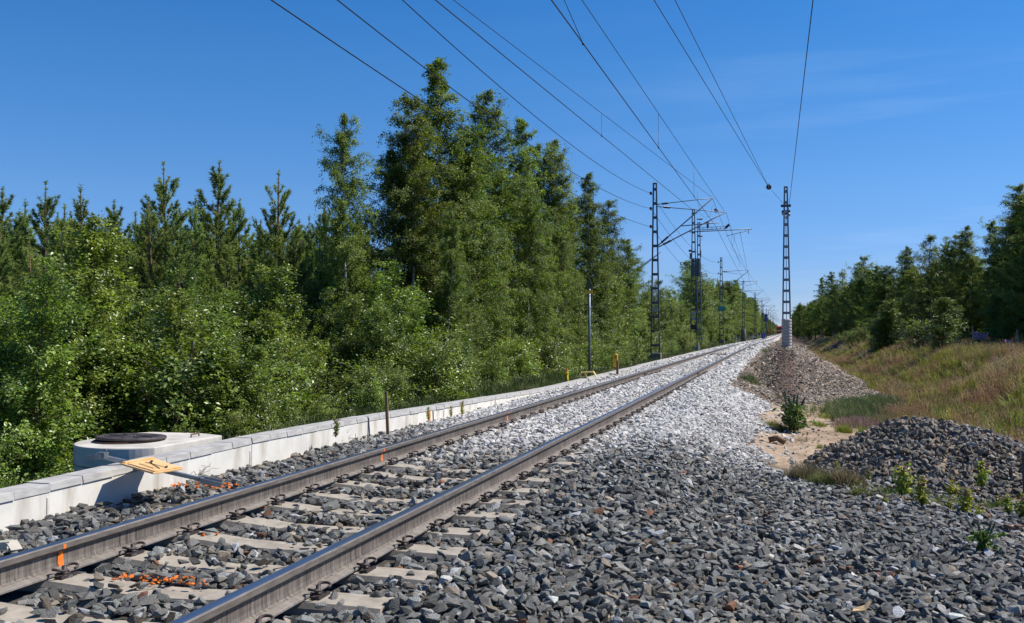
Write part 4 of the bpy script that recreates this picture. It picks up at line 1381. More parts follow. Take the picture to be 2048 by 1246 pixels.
def plant(kind, name, cat, x, y, ztop, label, group, rz, wscale=1.0):
    tr_, cr_, H = kind
    zb = gz(x, y) - 0.05
    s = (ztop - zb) / H
    o = thing(name, (x, y, zb), label, cat, group, rz)
    o.scale = (s * wscale, s * wscale, s)
    obj('trunk', tr_, o); obj('crown', cr_, o)
    return o


TR = random.Random(5)
NT = 0


def top_at(u, v, X):
    """spot on the line x = X seen in photo column u, and the height seen at row v there"""
    p = at_x(u, v, X); return p.x, p.y, p.z


# --- tall birches of the clump left of the line
for (u, v, X, k, w, lab) in (
        (706, 222, -9.9, 2, 0.78, 'slim tall birch standing apart at the left end of the birch clump'),
        (822, 196, -9.8, 1, 1.0, 'broad tall birch just left of the highest birch top'),
        (870, 127, -9.9, 0, 1.0, 'highest birch of the clump, with a thin bent top'),
        (975, 182, -9.4, 2, 0.95, 'second highest birch, with a ragged pointed top'),
        (938, 250, -9.0, 3, 0.9, 'birch with a rounded top between the two highest birches'),
        (780, 300, -10.4, 3, 0.95, 'birch filling the left flank of the clump below the highest top'),
        (1037, 243, -9.2, 0, 0.95, 'birch on the right shoulder of the second highest birch'),
        (1075, 290, -9.4, 1, 0.9, 'blunt topped birch between two pointed ones right of the clump centre'),
        (1108, 279, -8.9, 2, 0.85, 'narrow pointed birch on the right slope of the clump'),
        (1177, 352, -8.8, 0, 0.95, 'birch above the slim grey sign pole'),
        (1218, 402, -8.6, 1, 0.95, 'birch at the right end of the clump, sloping towards the first mast'),
        (1246, 478, -8.2, 2, 1.0, 'lowest birch at the right end of the clump beside the first mast'),
        (905, 330, -11.5, 1, 1.0, None), (1000, 330, -11.5, 3, 1.0, None), (840, 300, -12.0, 0, 1.0, None), (1150, 395, -10.5, 3, 1.0, None), (1055, 380, -8.3, 3, 0.8, None), (890, 420, -8.3, 2, 0.8, None), (1120, 430, -8.0, 1, 0.8, None)):
    x, y, z = top_at(u, v, X)
    plant(BIRCH[k], 'birch_tree', 'birch', x, y, z, lab or 'birch inside the tall clump with its top below the others', 'tall birches of the clump', TR.uniform(0, 6.28), w)

# --- pines behind the thicket
for (u, v, X, k, w, lab) in (
        (333, 326, -16.5, 0, 1.0, 'wide young pine with several upright leaders behind the thicket'),
        (440, 318, -16.0, 1, 1.15, 'pine with the tallest lone leader and open branches behind the thicket'),
        (560, 343, -14.5, 2, 0.95, 'pine with sparse side branches just left of the birch clump'),
        (95, 364, -17.0, 0, 1.0, 'bushy young pine near the left edge of the photo'),
        (10, 372, -17.5, 1, 1.1, 'young pine cut by the left edge of the photo'),
        (163, 372, -16.5, 3, 1.1, 'narrow twin topped pine left of the small gap in the pines'),
        (232, 398, -18.0, 1, 1.0, 'thin pine with a short top in the gap between wider pines'),
        (388, 392, -15.5, 3, 1.0, 'slim pine squeezed between the two tallest pines'),
        (483, 395, -17.0, 1, 1.0, 'thin pine right of the tallest pine'),
        (620, 430, -15.0, 3, 1.0, 'dark slender pine right of the sparse pine'),
        (650, 408, -17.0, 1, 1.0, 'thin pine showing its tip beside the slim birch')):
    x, y, z = top_at(u, v, X)
    plant(PINE[k], 'pine_tree', 'pine', x, y, z, lab, 'pines behind the thicket', TR.uniform(0, 6.28), w * 1.15)
for (u, v, X, k, w) in ((45, 400, -19, 3, 1.2), (128, 410, -15, 2, 1), (200, 440, -14.5, 0, 1), (285, 430, -19, 2, 1.1), (300, 400, -14.8, 3, 1), (360, 440, -14, 1, 1), (415, 450, -19, 0, 1.1), (455, 470, -14, 3, 1), (520, 450, -19, 0, 1.1),
                        (540, 500, -13, 1, 1.1), (590, 470, -13, 0, .9), (600, 440, -19, 2, 1), (60, 470, -14, 2, 1), (0, 450, -14.5, 3, 1), (-60, 400, -16, 0, 1), (-30, 470, -19, 2, 1), (640, 480, -13, 2, .9), (690, 470, -14, 0, 1), (255, 460, -15, 3, 1), (-110, 420, -17, 1, 1), (500, 500, -15, 3, 1), (575, 560, -11.5, 3, .9), (605, 575, -11.2, 1, .9), (720, 450, -17, 0, 1), (150, 480, -19, 0, 1.1)):
    x, y, z = top_at(u, v, X)
    plant(PINE[k], 'pine_tree', 'pine', x, y, z, 'pine in the dense green stand between the named tops behind the thicket', 'pines filling the stand behind the thicket', TR.uniform(0, 6.28), w * 1.25)
# more pines deeper in the wood, closing the gaps
for k in range(30):
    u = -200 + 950 * (k + TR.random()) / 30; X = TR.uniform(-30, -20)
    x, y, z = top_at(u, TR.uniform(405, 450), X)
    plant(PINE[k % 4], 'pine_tree', 'pine', x, y, z, 'pine deep in the stand, its tip just visible between nearer pines', 'pines deep in the stand', TR.uniform(0, 6.28), TR.uniform(1.1, 1.4))

# --- leafy thicket in front
for (u, v, X, kind, w, lab) in (
        (180, 452, -9.4, YOUNG[0], 1.0, 'tall pale young birch rising highest from the thicket near the left edge'),
        (492, 538, -9.8, SHRUB[1], 1.1, 'pale green bushy tree left of the bare pine stems'),
        (390, 552, -9.2, SHRUB[0], 1.1, 'pointed leafy tree near the middle of the left thicket'),
        (320, 585, -8.6, SHRUB[2], 1.1, 'broad low leafy tree right of the tall pale young birch'),
        (60, 560, -8.4, SHRUB[3], 1.1, 'leafy tree with pale leaves at the left edge of the thicket'),
        (800, 535, -8.6, SHRUB[0], 1.1, 'bright leafy tree before the dark foot of the birch clump'),
        (855, 560, -8.8, SHRUB[1], 1.0, 'rounded leafy tree right of the bright leafy one'),
        (700, 590, -8.8, SHRUB[2], 1.1, 'broad bright bush below the slim tall birch'),
        (760, 600, -8.0, SHRUB[3], 1.0, 'low leafy tree between two taller bright ones'),
        (1000, 560, -8.4, ASPEN[0], 0.8, 'aspen with bright leaves before the middle birches'),
        (930, 590, -8.2, ASPEN[1], 0.8, 'aspen beside the white birch stem'),
        (1075, 560, -8.2, ASPEN[1], 0.8, 'wide aspen left of the slim grey sign pole'),
        (1150, 520, -8.2, ASPEN[0], 0.9, 'tall aspen behind the slim grey sign pole'),
        (1215, 500, -8.2, ASPEN[1], 0.9, 'tall aspen between the sign pole and the first mast')):
    x, y, z = top_at(u, v, X)
    plant(kind, 'leafy_tree', 'tree', x, y, z, lab, 'leafy trees of the thicket', TR.uniform(0, 6.28), w)
# rows of shrubs closing the thicket down to the wall
n_ = 0
for row, (X, vr, dens) in enumerate(((-11.0, (560, 620), 12), (-9.0, (620, 690), 17), (-7.9, (680, 740), 20))):
    for k in range(dens):
        u = -230 + (1270 + 230) * (k + TR.uniform(0.1, 0.9)) / dens
        if row == 2 and u < 430: v = TR.uniform(640, 730)
        else: v = TR.uniform(*vr)
        if row == 0 and 540 < u < 640: v += 60
        x, y, z = top_at(u, v, X + TR.uniform(-0.5, 0.5))
        z = max(z, gz(x, y) + 1.2)
        if x > -8.9 and abs(y - mc.y) < 1.7: continue
        plant((SHRUB + YOUNG)[TR.randrange(6)] if z - gz(x, y) > 1.9 else BUSH[TR.randrange(3)], 'leafy_shrub', 'shrub', x, y, z, 'leafy shrub in the dense green thicket behind the low wall', 'shrubs of the thicket behind the wall', TR.uniform(0, 6.28), TR.uniform(1.0, 1.3))
        n_ += 1
# low bushes right at the back of the wall
y = 3.5
while y < 95:
    x = -6.75 - TR.random() * 0.7
    if abs(y - mc.y) > 1.9 or y < mc.y - 1.2:
        h = TR.uniform(0.45, 1.0) if y < 17 else TR.uniform(0.6, 1.6)
        plant(BUSH[TR.randrange(3)], 'low_bush', 'bush', x + float(xs(y)), y, gz(x, y) + h, 'low leafy bush close behind the low concrete wall', 'low bushes along the wall', TR.uniform(0, 6.28), TR.uniform(0.9, 1.4))
    y += TR.uniform(0.35, 0.7) * (1 + y / 30)

# --- wood along the left side beyond the clump
y = 50.0; i_ = 0
while y < 330:
    for X0 in (-9.5, -12.5, -16.5):
        X = X0 + TR.uniform(-1.2, 1.2) + float(xs(y)) * 0.9
        yy = y + TR.uniform(-2, 2)
        far_ = ss(130, 200, yy)
        hgt = (5.6 + TR.uniform(-0.8, 0.8)) * (1 - far_) + 12.0 * far_ * TR.uniform(0.88, 1.08) + (1.0 if X0 < -12 else 0)
        if 105 < yy < 132 and X0 == -9.5: kind, nm, ct, lab = ASPEN[i_ % 2], 'leafy_tree', 'tree', 'bright leafy tree beside the mast with the teal number sign'; hgt = TR.uniform(9, 10.5)
        elif far_ > 0.4 and (i_ % 3): kind, nm, ct, lab = TALLP[i_ % 2], 'pine_tree', 'pine', 'tall dark pine far down the left side of the line'
        elif far_ > 0.4: kind, nm, ct, lab = BIRCH[i_ % 4], 'birch_tree', 'birch', 'leafy birch among tall pines far down the left side'
        elif i_ % 3: kind, nm, ct, lab = PINE[i_ % 4], 'pine_tree', 'pine', 'young pine in the even row behind the first masts'
        else: kind, nm, ct, lab = ASPEN[i_ % 2], 'leafy_tree', 'tree', 'leafy tree among the young pines behind the first masts'
        plant(kind, nm, ct, X, yy, gz(X, yy) + hgt, lab, 'trees along the left side of the line', TR.uniform(0, 6.28), TR.uniform(1.0, 1.25)); i_ += 1
    y += 4.2 + (y - 50) * 0.018
for k in range(26):
    yy = 38 + 4.5 * k; X = -7.6 + TR.uniform(-0.4, 0.4) + float(xs(yy)) * 0.9
    plant(SHRUB[k % 4], 'leafy_shrub', 'shrub', X, yy, gz(X, yy) + TR.uniform(1.2, 2.4), 'bright leafy shrub at the foot of the wood along the masts', 'shrubs along the masts', TR.uniform(0, 6.28), 1.2)

# --- wood on the right
for (u, v, X, kind, w, nm, lab) in (
        (2040, 370, 13.2, BIRCH[1], 1.2, 'birch_tree', 'tallest tree at the right edge of the photo'),
        (2085, 345, 13.6, BIRCH[3], 1.2, 'birch_tree', 'tall birch leaning in from beyond the right edge'),
        (1985, 445, 13.0, BIRCH[0], 1.1, 'birch_tree', 'birch with a drooping top left of the tallest right hand tree'),
        (1942, 450, 12.8, BIRCH[2], 1.1, 'birch_tree', 'birch with a light top, second left of the tallest right hand tree'),
        (1912, 470, 12.8, BIRCH[1], 1.1, 'birch_tree', 'shorter birch between the lupins and two light topped birches'),
        (1862, 475, 12.4, ASPEN[0], 1.1, 'leafy_tree', 'dark leafy tree with a blunt top in the middle of the right wood'),
        (1895, 478, 13.0, PINE[1], 1.2, 'pine_tree', 'young pine showing its bare leader in the right wood'),
        (1815, 495, 12.0, BIRCH[0], 1.1, 'birch_tree', 'pointed birch left of the blunt topped leafy tree'),
        (1780, 515, 12.0, ASPEN[1], 1.1, 'leafy_tree', 'broad grey green aspen above the rounded bright bush'),
        (1745, 513, 11.5, ASPEN[0], 1.1, 'leafy_tree', 'aspen with a double top left of the broad one'),
        (1718, 525, 11.0, BIRCH[1], 1.0, 'birch_tree', 'birch with a thin pale stem left of the aspens'),
        (1690, 545, 10.5, ASPEN[1], 1.0, 'leafy_tree', 'leafy tree on the left slope of the right wood'),
        (1665, 542, 10.2, BIRCH[2], 1.1, 'birch_tree', 'pointed birch near the left end of the right wood'),
        (1643, 556, 9.6, BIRCH[0], 1.1, 'birch_tree', 'last clear birch top at the left end of the right wood')):
    x, y, z = top_at(u, v, X)
    plant(kind, nm, nm.split('_')[0] if nm != 'leafy_tree' else 'tree', x, y, z, lab, 'trees of the right hand wood', TR.uniform(0, 6.28), w)
y = 52.0; i_ = 0
while y < 330:
    for X0 in (13.6, 16.0, 18.5, 22.0):
        X = X0 - 3.0 * ss(60, 150, y) - 3.2 * ss(140, 300, y) + TR.uniform(-1, 1); yy = y + TR.uniform(-2, 2)
        base_top = 7.0 + 1.6 * ss(60, 160, yy) + (1.5 if yy < 66 else 0)
        kind = [BIRCH[0], ASPEN[0], BIRCH[3], ASPEN[1], PINE[0], BIRCH[2]][i_ % 6]
        nm = 'pine_tree' if kind in PINE else ('birch_tree' if kind in BIRCH else 'leafy_tree')
        plant(kind, nm, nm.split('_')[0] if nm != 'leafy_tree' else 'tree', X, yy, base_top + TR.uniform(-0.8, 0.6), 'shaded tree in the dark mass of the right hand wood', 'shaded trees filling the right hand wood', TR.uniform(0, 6.28), TR.uniform(1.2, 1.6)); i_ += 1
    y += 4.6 + (y - 50) * 0.02
for (u, v, X, kind, w, lab) in (
        (1765, 605, 7.0, SHRUB[1], 1.6, 'rounded bright green bush at the edge of the meadow'),
        (1885, 598, 7.5, YOUNG[0], 1.6, 'yellow green young tree right of the rounded bush'),
        (1840, 640, 7.4, BUSH[0], 1.3, 'low bush between the rounded bush and the young tree'),
        (1680, 668, 7.0, BUSH[1], 1.3, 'small bush at the left tip of the meadow'),
        (1708, 662, 7.1, BUSH[2], 1.2, 'small pointed bush beside the left tip of the meadow'),
        (1725, 655, 7.2, BUSH[0], 1.4, 'small bush left of the rounded bright bush'),
        (2010, 620, 11.6, YOUNG[1], 1.3, 'dim young tree in the shade near the right edge'),
        (2042, 665, 11.0, PINE[3], 1.6, 'very small pine at the right edge of the meadow'),
        (1620, 655, 7.8, SHRUB[2], 1.4, 'shrub in the dark ditch behind the right mast')):
    x, y, z = top_at(u, v, X)
    plant(kind, 'bush' if kind not in PINE else 'pine_tree', 'bush' if kind not in PINE else 'pine', x, y, z, lab, 'bushes at the edge of the meadow', TR.uniform(0, 6.28), w)

for k in range(34):
    yy = 56 + 5.2 * k + TR.uniform(-1.5, 1.5); X = 13.6 - 2.6 * float(ss(60, 200, yy)) + TR.uniform(-0.6, 1.6)
    plant([SHRUB[0], ASPEN[0], SHRUB[2], BIRCH[1], ASPEN[1]][k % 5], 'leafy_shrub', 'shrub', X, yy, gz(X, yy) + TR.uniform(2.6, 5.0), 'shaded shrub under the trees of the right hand wood', 'shrubs under the right hand wood', TR.uniform(0, 6.28), 1.5)

# ------------------------------------------------------------------ scattering
def scatter(name, pts, rot, scl, idx_, col, protos, label, cat, mat_):
    """one object of kind stuff: points that carry turn, size, pick and colour of what stands on them"""
    n = len(pts)
    me = bpy.data.meshes.new(name)
    me.vertices.add(n); me.vertices.foreach_set('co', np.asarray(pts, np.float32).ravel())
    for nm, ty, dat, key in (('rot', 'FLOAT_VECTOR', rot, 'vector'), ('scl', 'FLOAT_VECTOR', scl, 'vector'), ('pick', 'INT', idx_, 'value')):
        a = me.attributes.new(nm, ty, 'POINT'); a.data.foreach_set(key, np.asarray(dat, np.int32 if ty == 'INT' else np.float32).ravel())
    a = me.attributes.new('col', 'FLOAT_COLOR', 'POINT')
    c4 = np.ones((n, 4), np.float32); c4[:, :3] = col; a.data.foreach_set('color', c4.ravel())
    o = bpy.data.objects.new(name, me); COL.objects.link(o)
    pc = bpy.data.collections.new(name + '_kinds')
    for i, pm in enumerate(protos): pc.objects.link(bpy.data.objects.new('%s_kind_%02d' % (name, i), pm))
    ng = bpy.data.node_groups.new(name, 'GeometryNodeTree')
    ng.interface.new_socket('Geometry', in_out='INPUT', socket_type='NodeSocketGeometry')
    ng.interface.new_socket('Geometry', in_out='OUTPUT', socket_type='NodeSocketGeometry')
    N, Lk = ng.nodes, ng.links
    gi = N.new('NodeGroupInput'); go = N.new('NodeGroupOutput'); ip = N.new('GeometryNodeInstanceOnPoints')
    ci = N.new('GeometryNodeCollectionInfo'); ci.inputs['Collection'].default_value = pc
    ci.inputs['Separate Children'].default_value = True; ci.inputs['Reset Children'].default_value = True
    Lk.new(gi.outputs[0], ip.inputs['Points']); Lk.new(ci.outputs[0], ip.inputs['Instance'])
    ip.inputs['Pick Instance'].default_value = True

    def na(nm, ty):
        q = N.new('GeometryNodeInputNamedAttribute'); q.data_type = ty; q.inputs['Name'].default_value = nm
        return q.outputs['Attribute']
    Lk.new(na('pick', 'INT'), ip.inputs['Instance Index'])
    er = N.new('FunctionNodeEulerToRotation'); Lk.new(na('rot', 'FLOAT_VECTOR'), er.inputs[0]); Lk.new(er.outputs[0], ip.inputs['Rotation'])
    Lk.new(na('scl', 'FLOAT_VECTOR'), ip.inputs['Scale'])
    Lk.new(ip.outputs[0], go.inputs[0])
    md = o.modifiers.new('scatter', 'NODES'); md.node_group = ng
    tag(o, label, cat, None, 'stuff')
    return o


def rock(seed):
    g = np.random.default_rng(seed)
    bm = bmesh.new()
    P = unit(g.normal(size=(15, 3))) * g.uniform(0.40, 0.56, (15, 1)) * np.array([1.15, 0.92, 0.74])
    # cut flat faces like crushed rock
    for k in range(5):
        d = unit(g.normal(size=(1, 3)))[0]; h = g.uniform(0.26, 0.36)
        e = P @ d - h; P = P - np.outer(np.maximum(e, 0), d)
    for p_ in P: bm.verts.new(p_)
    r_ = bmesh.ops.convex_hull(bm, input=bm.verts)
    bmesh.ops.delete(bm, geom=[v for v in bm.verts if not v.link_faces], context='VERTS')
    bmesh.ops.dissolve_limit(bm, angle_limit=R(9), verts=bm.verts, edges=bm.edges)
    me = bpy.data.meshes.new('crushed_stone'); bm.to_mesh(me); bm.free(); me.materials.append(M_STONE); return me


ROCKS = [rock(200 + k) for k in range(16)]


def band_grid(x0, x1, y0, y1, s, g, jit=0.5):
    X, Y = np.meshgrid(np.arange(x0, x1, s), np.arange(y0, y1, s))
    X = X + g.uniform(-jit, jit, X.shape) * s; Y = Y + g.uniform(-jit, jit, Y.shape) * s
    return X.ravel(), Y.ravel()


def stone_cols(n, g, dust, brown=0.09):
    v = np.exp(g.normal(size=n) * 0.42) * 0.165
    c = np.stack([v * 1.06, v * 1.0, v * 0.88], -1)
    blue = g.uniform(size=n) < 0.35; c[blue] *= np.array([0.93, 1.0, 1.03])
    b = g.uniform(size=n) < brown; c[b] *= np.array([1.18, 1.0, 0.82])
    r_ = g.uniform(size=n) < 0.007; c[r_] = np.array([0.24, 0.11, 0.055]) * g.uniform(0.6, 1.2, (r_.sum(), 1))
    w = g.uniform(size=n) < 0.02; c[w] = g.uniform(0.35, 0.55, (w.sum(), 1))
    # white quarry dust: most stones coated, some bare
    dj = np.clip(dust + (g.uniform(size=n) - 0.5) * 0.9 * np.clip(4 * dust * (1 - dust), 0, 1), 0, 1)
    f = dj * np.where(g.uniform(size=n) < 0.12, g.uniform(0.1, 0.5, n), g.uniform(0.78, 1.0, n))
    wv = g.uniform(0.54, 0.84, n)[:, None] * np.array([[1.0, 0.955, 0.885]])
    return c * (1 - f[:, None]) + wv * f[:, None]


def frustum(X, Y, lo=-300, hi=3000):
    zc, u = depth_u(X, Y)
    return (zc > 3.6) & (u > lo) & (u < hi)


g = np.random.default_rng(42)
PX, PY, PS, PZ = [], [], [], []
for (d0, d1, s, size, layers) in ((3.0, 8.0, 0.050, 0.066, 2), (8.0, 13.0, 0.055, 0.066, 2), (13.0, 22.0, 0.064, 0.072, 1), (22, 40, 0.085, 0.095, 1), (40, 75, 0.14, 0.15, 1), (75, 150, 0.28, 0.28, 1)):
    for la_ in range(layers):
        X, Y = band_grid(-7 if d1 < 60 else -6, 8.5, max(2.2, d0 * 0.9), d1 * 1.3, s * (1 if la_ == 0 else 1.45), g)
        zc, u = depth_u(X, Y)
        k = frustum(X, Y) & (zc >= d0) & (zc < d1)
        X, Y = X[k], Y[k]
        sz = size * np.clip(np.exp(g.normal(size=len(X)) * 0.32), 0.45, 1.38)
        PX.append(X); PY.append(Y); PS.append(sz); PZ.append(np.full(len(X), 0.12 if la_ == 0 else 0.42) * sz + (g.uniform(-0.01, 0.006, len(X)) if la_ == 0 else g.uniform(-0.006, 0.012, len(X))))
X = np.concatenate(PX); Y = np.concatenate(PY); S = np.concatenate(PS); ZO = np.concatenate(PZ)
x = X - xs(Y)
wx = np.interp(Y, WY, WXv)
nz1 = fbm(X, Y, 1.9)
rnd = g.uniform(size=len(X))
in_b = (x > wx + 0.03) & (x < 0.35 + 0.25 * nz1)
# foreground spread of dark stone reaching across to the right
front = (x >= 0.2) & (Y < 14.2 - 0.55 * np.minimum(x, 3) + 0.9 * nz1) & (x < 8.5)
sandy = (x > -0.22 + 0.25 * nz1) & (Y > 13.6 - 0.5 * x + 0.5 * nz1)
keep = (in_b & (~sandy | (rnd < 0.10))) | front
stray = (~keep) & sandy & (x < 2.6) & (Y < 27) & (rnd < 0.085)
S = np.where(stray, S * g.uniform(0.25, 0.9, len(S)), S)
keep |= stray
ridge = (Y > 27.2 + nz1 * 0.8) & (x > -1.25 + 0.15 * nz1) & (x < 3.6)
path_ = np.abs(x - 0.3 - 0.25 * nz1) + 0.28 * (g.uniform(size=len(X)) - 0.5) < 0.36
keep = np.where(ridge, (rnd < np.where(path_, 0.62, 0.92)), keep)
S = np.where(ridge & path_, S * 0.60, S)
fstones = (x > 3.9) & (x < 8.5) & (Y > 16) & (fbm(X, Y, 1.7) > 0.42) & (rnd < 0.5)
keep |= fstones
for xr in (RL, RR): keep &= np.abs(x - xr) > 0.075 + S * 0.35
rel_ = (Y - SL0) / SLP; dsl = np.abs(rel_ - np.round(rel_)) * SLP
on_sl = (dsl < 0.155) & (x > TRK - 1.33) & (x < TRK + 1.33)
pk = np.interp(Y, [5, 8.5, 10.5, 13, 17, 24], [0.07, 0.10, 0.22, 0.40, 0.66, 0.92])
pk = np.where(x > RR + 0.52, np.maximum(pk, 0.55), pk)
pk = np.where((x > RR + 0.3) & (Y > 8), np.maximum(pk, np.interp(Y, [8, 11, 12.5], [0.02, 0.35, 0.98])), pk)
keep &= ~on_sl | (rnd < pk)
keep &= ~((np.abs(X - pR.x) < 0.3) & (np.abs(Y - pR.y) < 0.35))
X, Y, S, ZO, x, on_sl, ridge, path_ = (a[keep] for a in (X, Y, S, ZO, x, on_sl, ridge, path_))
n = len(X)
Z = ground(X, Y) + ZO
Z = np.where(on_sl, np.maximum(Z, SLEEP_Z - 0.02 + S * 0.25), Z)
dust = np.where(x < 0.45, stone_dust(X, Y), 0.0)
dust = np.where((x > -1.2) & (Y > 14) & (Y < 18), dust * 0.75, dust)
dust = np.where(ridge, 0.05, dust)
C = stone_cols(n, g, dust)
C[ridge] = C[ridge] * np.array([1.32, 1.10, 0.92])
C[ridge & path_] = np.array([0.165, 0.125, 0.098]) * g.uniform(0.5, 1.5, ((ridge & path_).sum(), 1))
# stones caught by the orange spray can
gaps = [(at_z(315, 1172, -0.22), 0.36, 0.085, 0.20), (at_z(385, 965, -0.17), 0.30, 0.10, 0.30), (at_z(445, 966, -0.17), 0.16, 0.07, 0.35), (at_z(455, 1030, -0.2), 0.12, 0.08, 0.12), (at_z(540, 1015, -0.2), 0.12, 0.07, 0.2), (at_z(425, 1076, -0.2), 0.10, 0.06, 0.14), (at_z(1108, 1004, -0.25), 0.06, 0.06, 0.4)]
for (c_, ra, rb, pr) in gaps:
    k = (((X - c_.x) / ra) ** 2 + ((Y - c_.y) / rb) ** 2 < 1) & (g.uniform(size=n) < pr)
    C[k] = np.array([0.93, 0.23, 0.03]) * g.uniform(0.75, 1.05, (k.sum(), 1)); Z[k] += 0.008
EX, EY, ES = [], [], []
for (c_, ra, rb, pr), q in zip(gaps, (48, 22, 14, 5, 4, 3, 1)):
    a = g.uniform(0, 6.28, q); r_ = np.sqrt(g.uniform(0, 1, q))
    EX.append(c_.x + np.cos(a) * r_ * ra); EY.append(c_.y + np.sin(a) * r_ * rb); ES.append(g.uniform(0.014, 0.036, q))
EX, EY, ES = np.concatenate(EX), np.concatenate(EY), np.concatenate(ES)
X = np.concatenate([X, EX]); Y = np.concatenate([Y, EY]); Z = np.concatenate([Z, ground(EX, EY) + 0.052 + ES * 0.2]); S = np.concatenate([S, ES])
C = np.concatenate([C, np.array([0.93, 0.23, 0.03]) * g.uniform(0.75, 1.05, (len(EX), 1))]); n = len(X)
rot = g.uniform(-1, 1, (n, 3)) * np.where(g.uniform(size=n) < 0.25, 1.0, 0.42)[:, None]; rot[:, 2] = g.uniform(-PI, PI, n)
scl = S[:, None] * g.uniform(0.72, 1.28, (n, 3)) * np.array([1.22, 1.08, 0.80])
scatter('ballast_stones', np.stack([X, Y, Z], -1), rot, scl, g.integers(0, 16, n), C, ROCKS, 'crushed railway ballast, dark grey in front and dusted white further on', 'gravel', M_STONE)
print('ballast', n)

# the heap of dark stones on the right
X, Y = band_grid(MOUND[0] - 2.2, MOUND[0] + 3.4, MOUND[1] - 2.5, MOUND[1] + 2.4, 0.062, g)
X2, Y2 = band_grid(MOUND[0] - 2.0, MOUND[0] + 3.0, MOUND[1] - 2.3, MOUND[1] + 2.2, 0.085, g)
lay = np.concatenate([np.zeros(len(X)), np.ones(len(X2))]); X = np.concatenate([X, X2]); Y = np.concatenate([Y, Y2])
dx, dy = X - MOUND[0], Y - MOUND[1]
rr = np.sqrt(np.where(dx > 0, dx * 0.66, dx) ** 2 + (dy * 0.75) ** 2) / 1.62
k = (rr < 1.0 + 0.05 * fbm(X, Y, 3)) & frustum(X, Y)
X, Y, lay = X[k], Y[k], lay[k]; n = len(X)
S = 0.080 * np.clip(np.exp(g.normal(size=n) * 0.32), 0.4, 1.5)
C = stone_cols(n, g, np.zeros(n), 0.22) * np.array([1.08, 0.98, 0.90])
scatter('stone_heap', np.stack([X, Y, ground(X, Y) + S * np.where(lay > 0, 0.4, 0.1)], -1), g.uniform(-1, 1, (n, 3)) * np.array([1.2, 1.2, PI]), S[:, None] * g.uniform(0.7, 1.3, (n, 3)), g.integers(0, 16, n), C, ROCKS,
        'heap of loose dark brownish grey crushed stone at the right', 'stone heap', M_STONE)


# grasses
def tuft(seed, n, spread, lean, w, heads=False):
    g_ = np.random.default_rng(seed)
    V = []; F = []
    for k in range(n):
        a = g_.uniform(0, 6.28); r_ = spread * math.sqrt(g_.uniform()); b = np.array([math.cos(a) * r_, math.sin(a) * r_, 0])
        d = np.array([math.cos(a + g_.normal() * 0.8), math.sin(a + g_.normal() * 0.8), 0]) * lean * g_.uniform(0.3, 1.2)
        h = g_.uniform(0.5, 1.0); sd = np.array([-d[1], d[0], 0]); sd = sd / (np.linalg.norm(sd) + 1e-6) * w * g_.uniform(0.7, 1.2)
        m_ = b + d * 0.35 * h + np.array([0, 0, 0.6 * h]); e = b + d * h + np.array([0, 0, h * 0.98])
        i = len(V); V += [b - sd, b + sd, m_ + sd * 0.8, m_ - sd * 0.8, e]
        F.append((i, i + 1, i + 2, i + 3)); F.append((i + 3, i + 2, i + 4, i + 4))
        if heads:
            j = len(V); q = e + np.array([0, 0, 0.10]); s2 = sd * 2.2
            V += [e - s2 * 0.3, e + s2 * 0.3 + np.array([0, 0, -0.04]), q, e - s2 + np.array([0, 0, 0.05]), e + s2 + np.array([0, 0, 0.06])]
            F.append((j, j + 4, j + 2, j + 3))
    F3 = np.array([f[:3] if f[2] == f[3] else (-1, -1, -1) for f in F]); F3 = F3[F3[:, 0] >= 0]
    F4 = np.array([f for f in F if f[2] != f[3]])
    return np_mesh('grass_tuft', np.array(V), [F4, F3], M_GRASS)


TUFTS = [tuft(300 + k, 24, 0.34, 0.50, 0.020) for k in range(4)] + [tuft(320 + k, 24, 0.45, 0.38, 0.015, True) for k in range(4)]
# rough meadow on the bank
PX, PY, PD = [], [], []
for (d0, d1, s) in ((14, 26, 0.15), (26, 45, 0.20), (45, 80, 0.32), (80, 150, 0.6)):
    X, Y = band_grid(2.2, 20, d0 * 0.95, d1 * 1.25, s, g); zc, u = depth_u(X, Y)
    k = (zc >= d0) & (zc < d1) & (u > 1500) & (u < 2700)
    PX.append(X[k]); PY.append(Y[k]); PD.append(np.full(k.sum(), s))
X, Y, SP = np.concatenate(PX), np.concatenate(PY), np.concatenate(PD)
x = X - xs(Y); n1 = fbm(X, Y, 1.7); n2 = fbm(X + 9, Y, 0.45); n3 = fbm(X - 4, Y + 3, 2.1)
crest = (Y > 27) & (x < 3.5 + 0.3 * n1)
ok = (x > 2.9 + 0.35 * n1 - 0.5 * (Y < 24)) & ~crest & (Y > 15.2 + 0.4 * n1)
ok &= np.hypot((X - MOUND[0]) * 0.66, (Y - MOUND[1]) * 0.75) > 1.55
bare = (n1 > 0.36) & (x > 3.9) & (x < 8.5)
ok &= ~bare | (g.uniform(size=len(X)) < 0.35)
X, Y, SP, n1, n2, n3, x = (a[ok] for a in (X, Y, SP, n1, n2, n3, x)); n = len(X)
green = ss(-0.27, 0.24, n2 * 0.5 + n3 * 0.85 + fbm(X + 3, Y - 7, 5.0) * 0.5 - 0.35 * ss(6.5, 9, x) + g.normal(size=n) * 0.22)
tan_ = np.array([0.38, 0.25, 0.12]); pink = np.array([0.40, 0.25, 0.145]); gr1 = np.array([0.175, 0.20, 0.035]); gr2 = np.array([0.32, 0.32, 0.045])
mixp = g.uniform(size=(n, 1)); mixg = g.uniform(size=(n, 1))
C = (tan_ * (1 - mixp) + pink * mixp) * (1 - green[:, None]) + (gr1 * (1 - mixg) + gr2 * mixg) * green[:, None]
C *= g.uniform(0.55, 1.35, (n, 1))
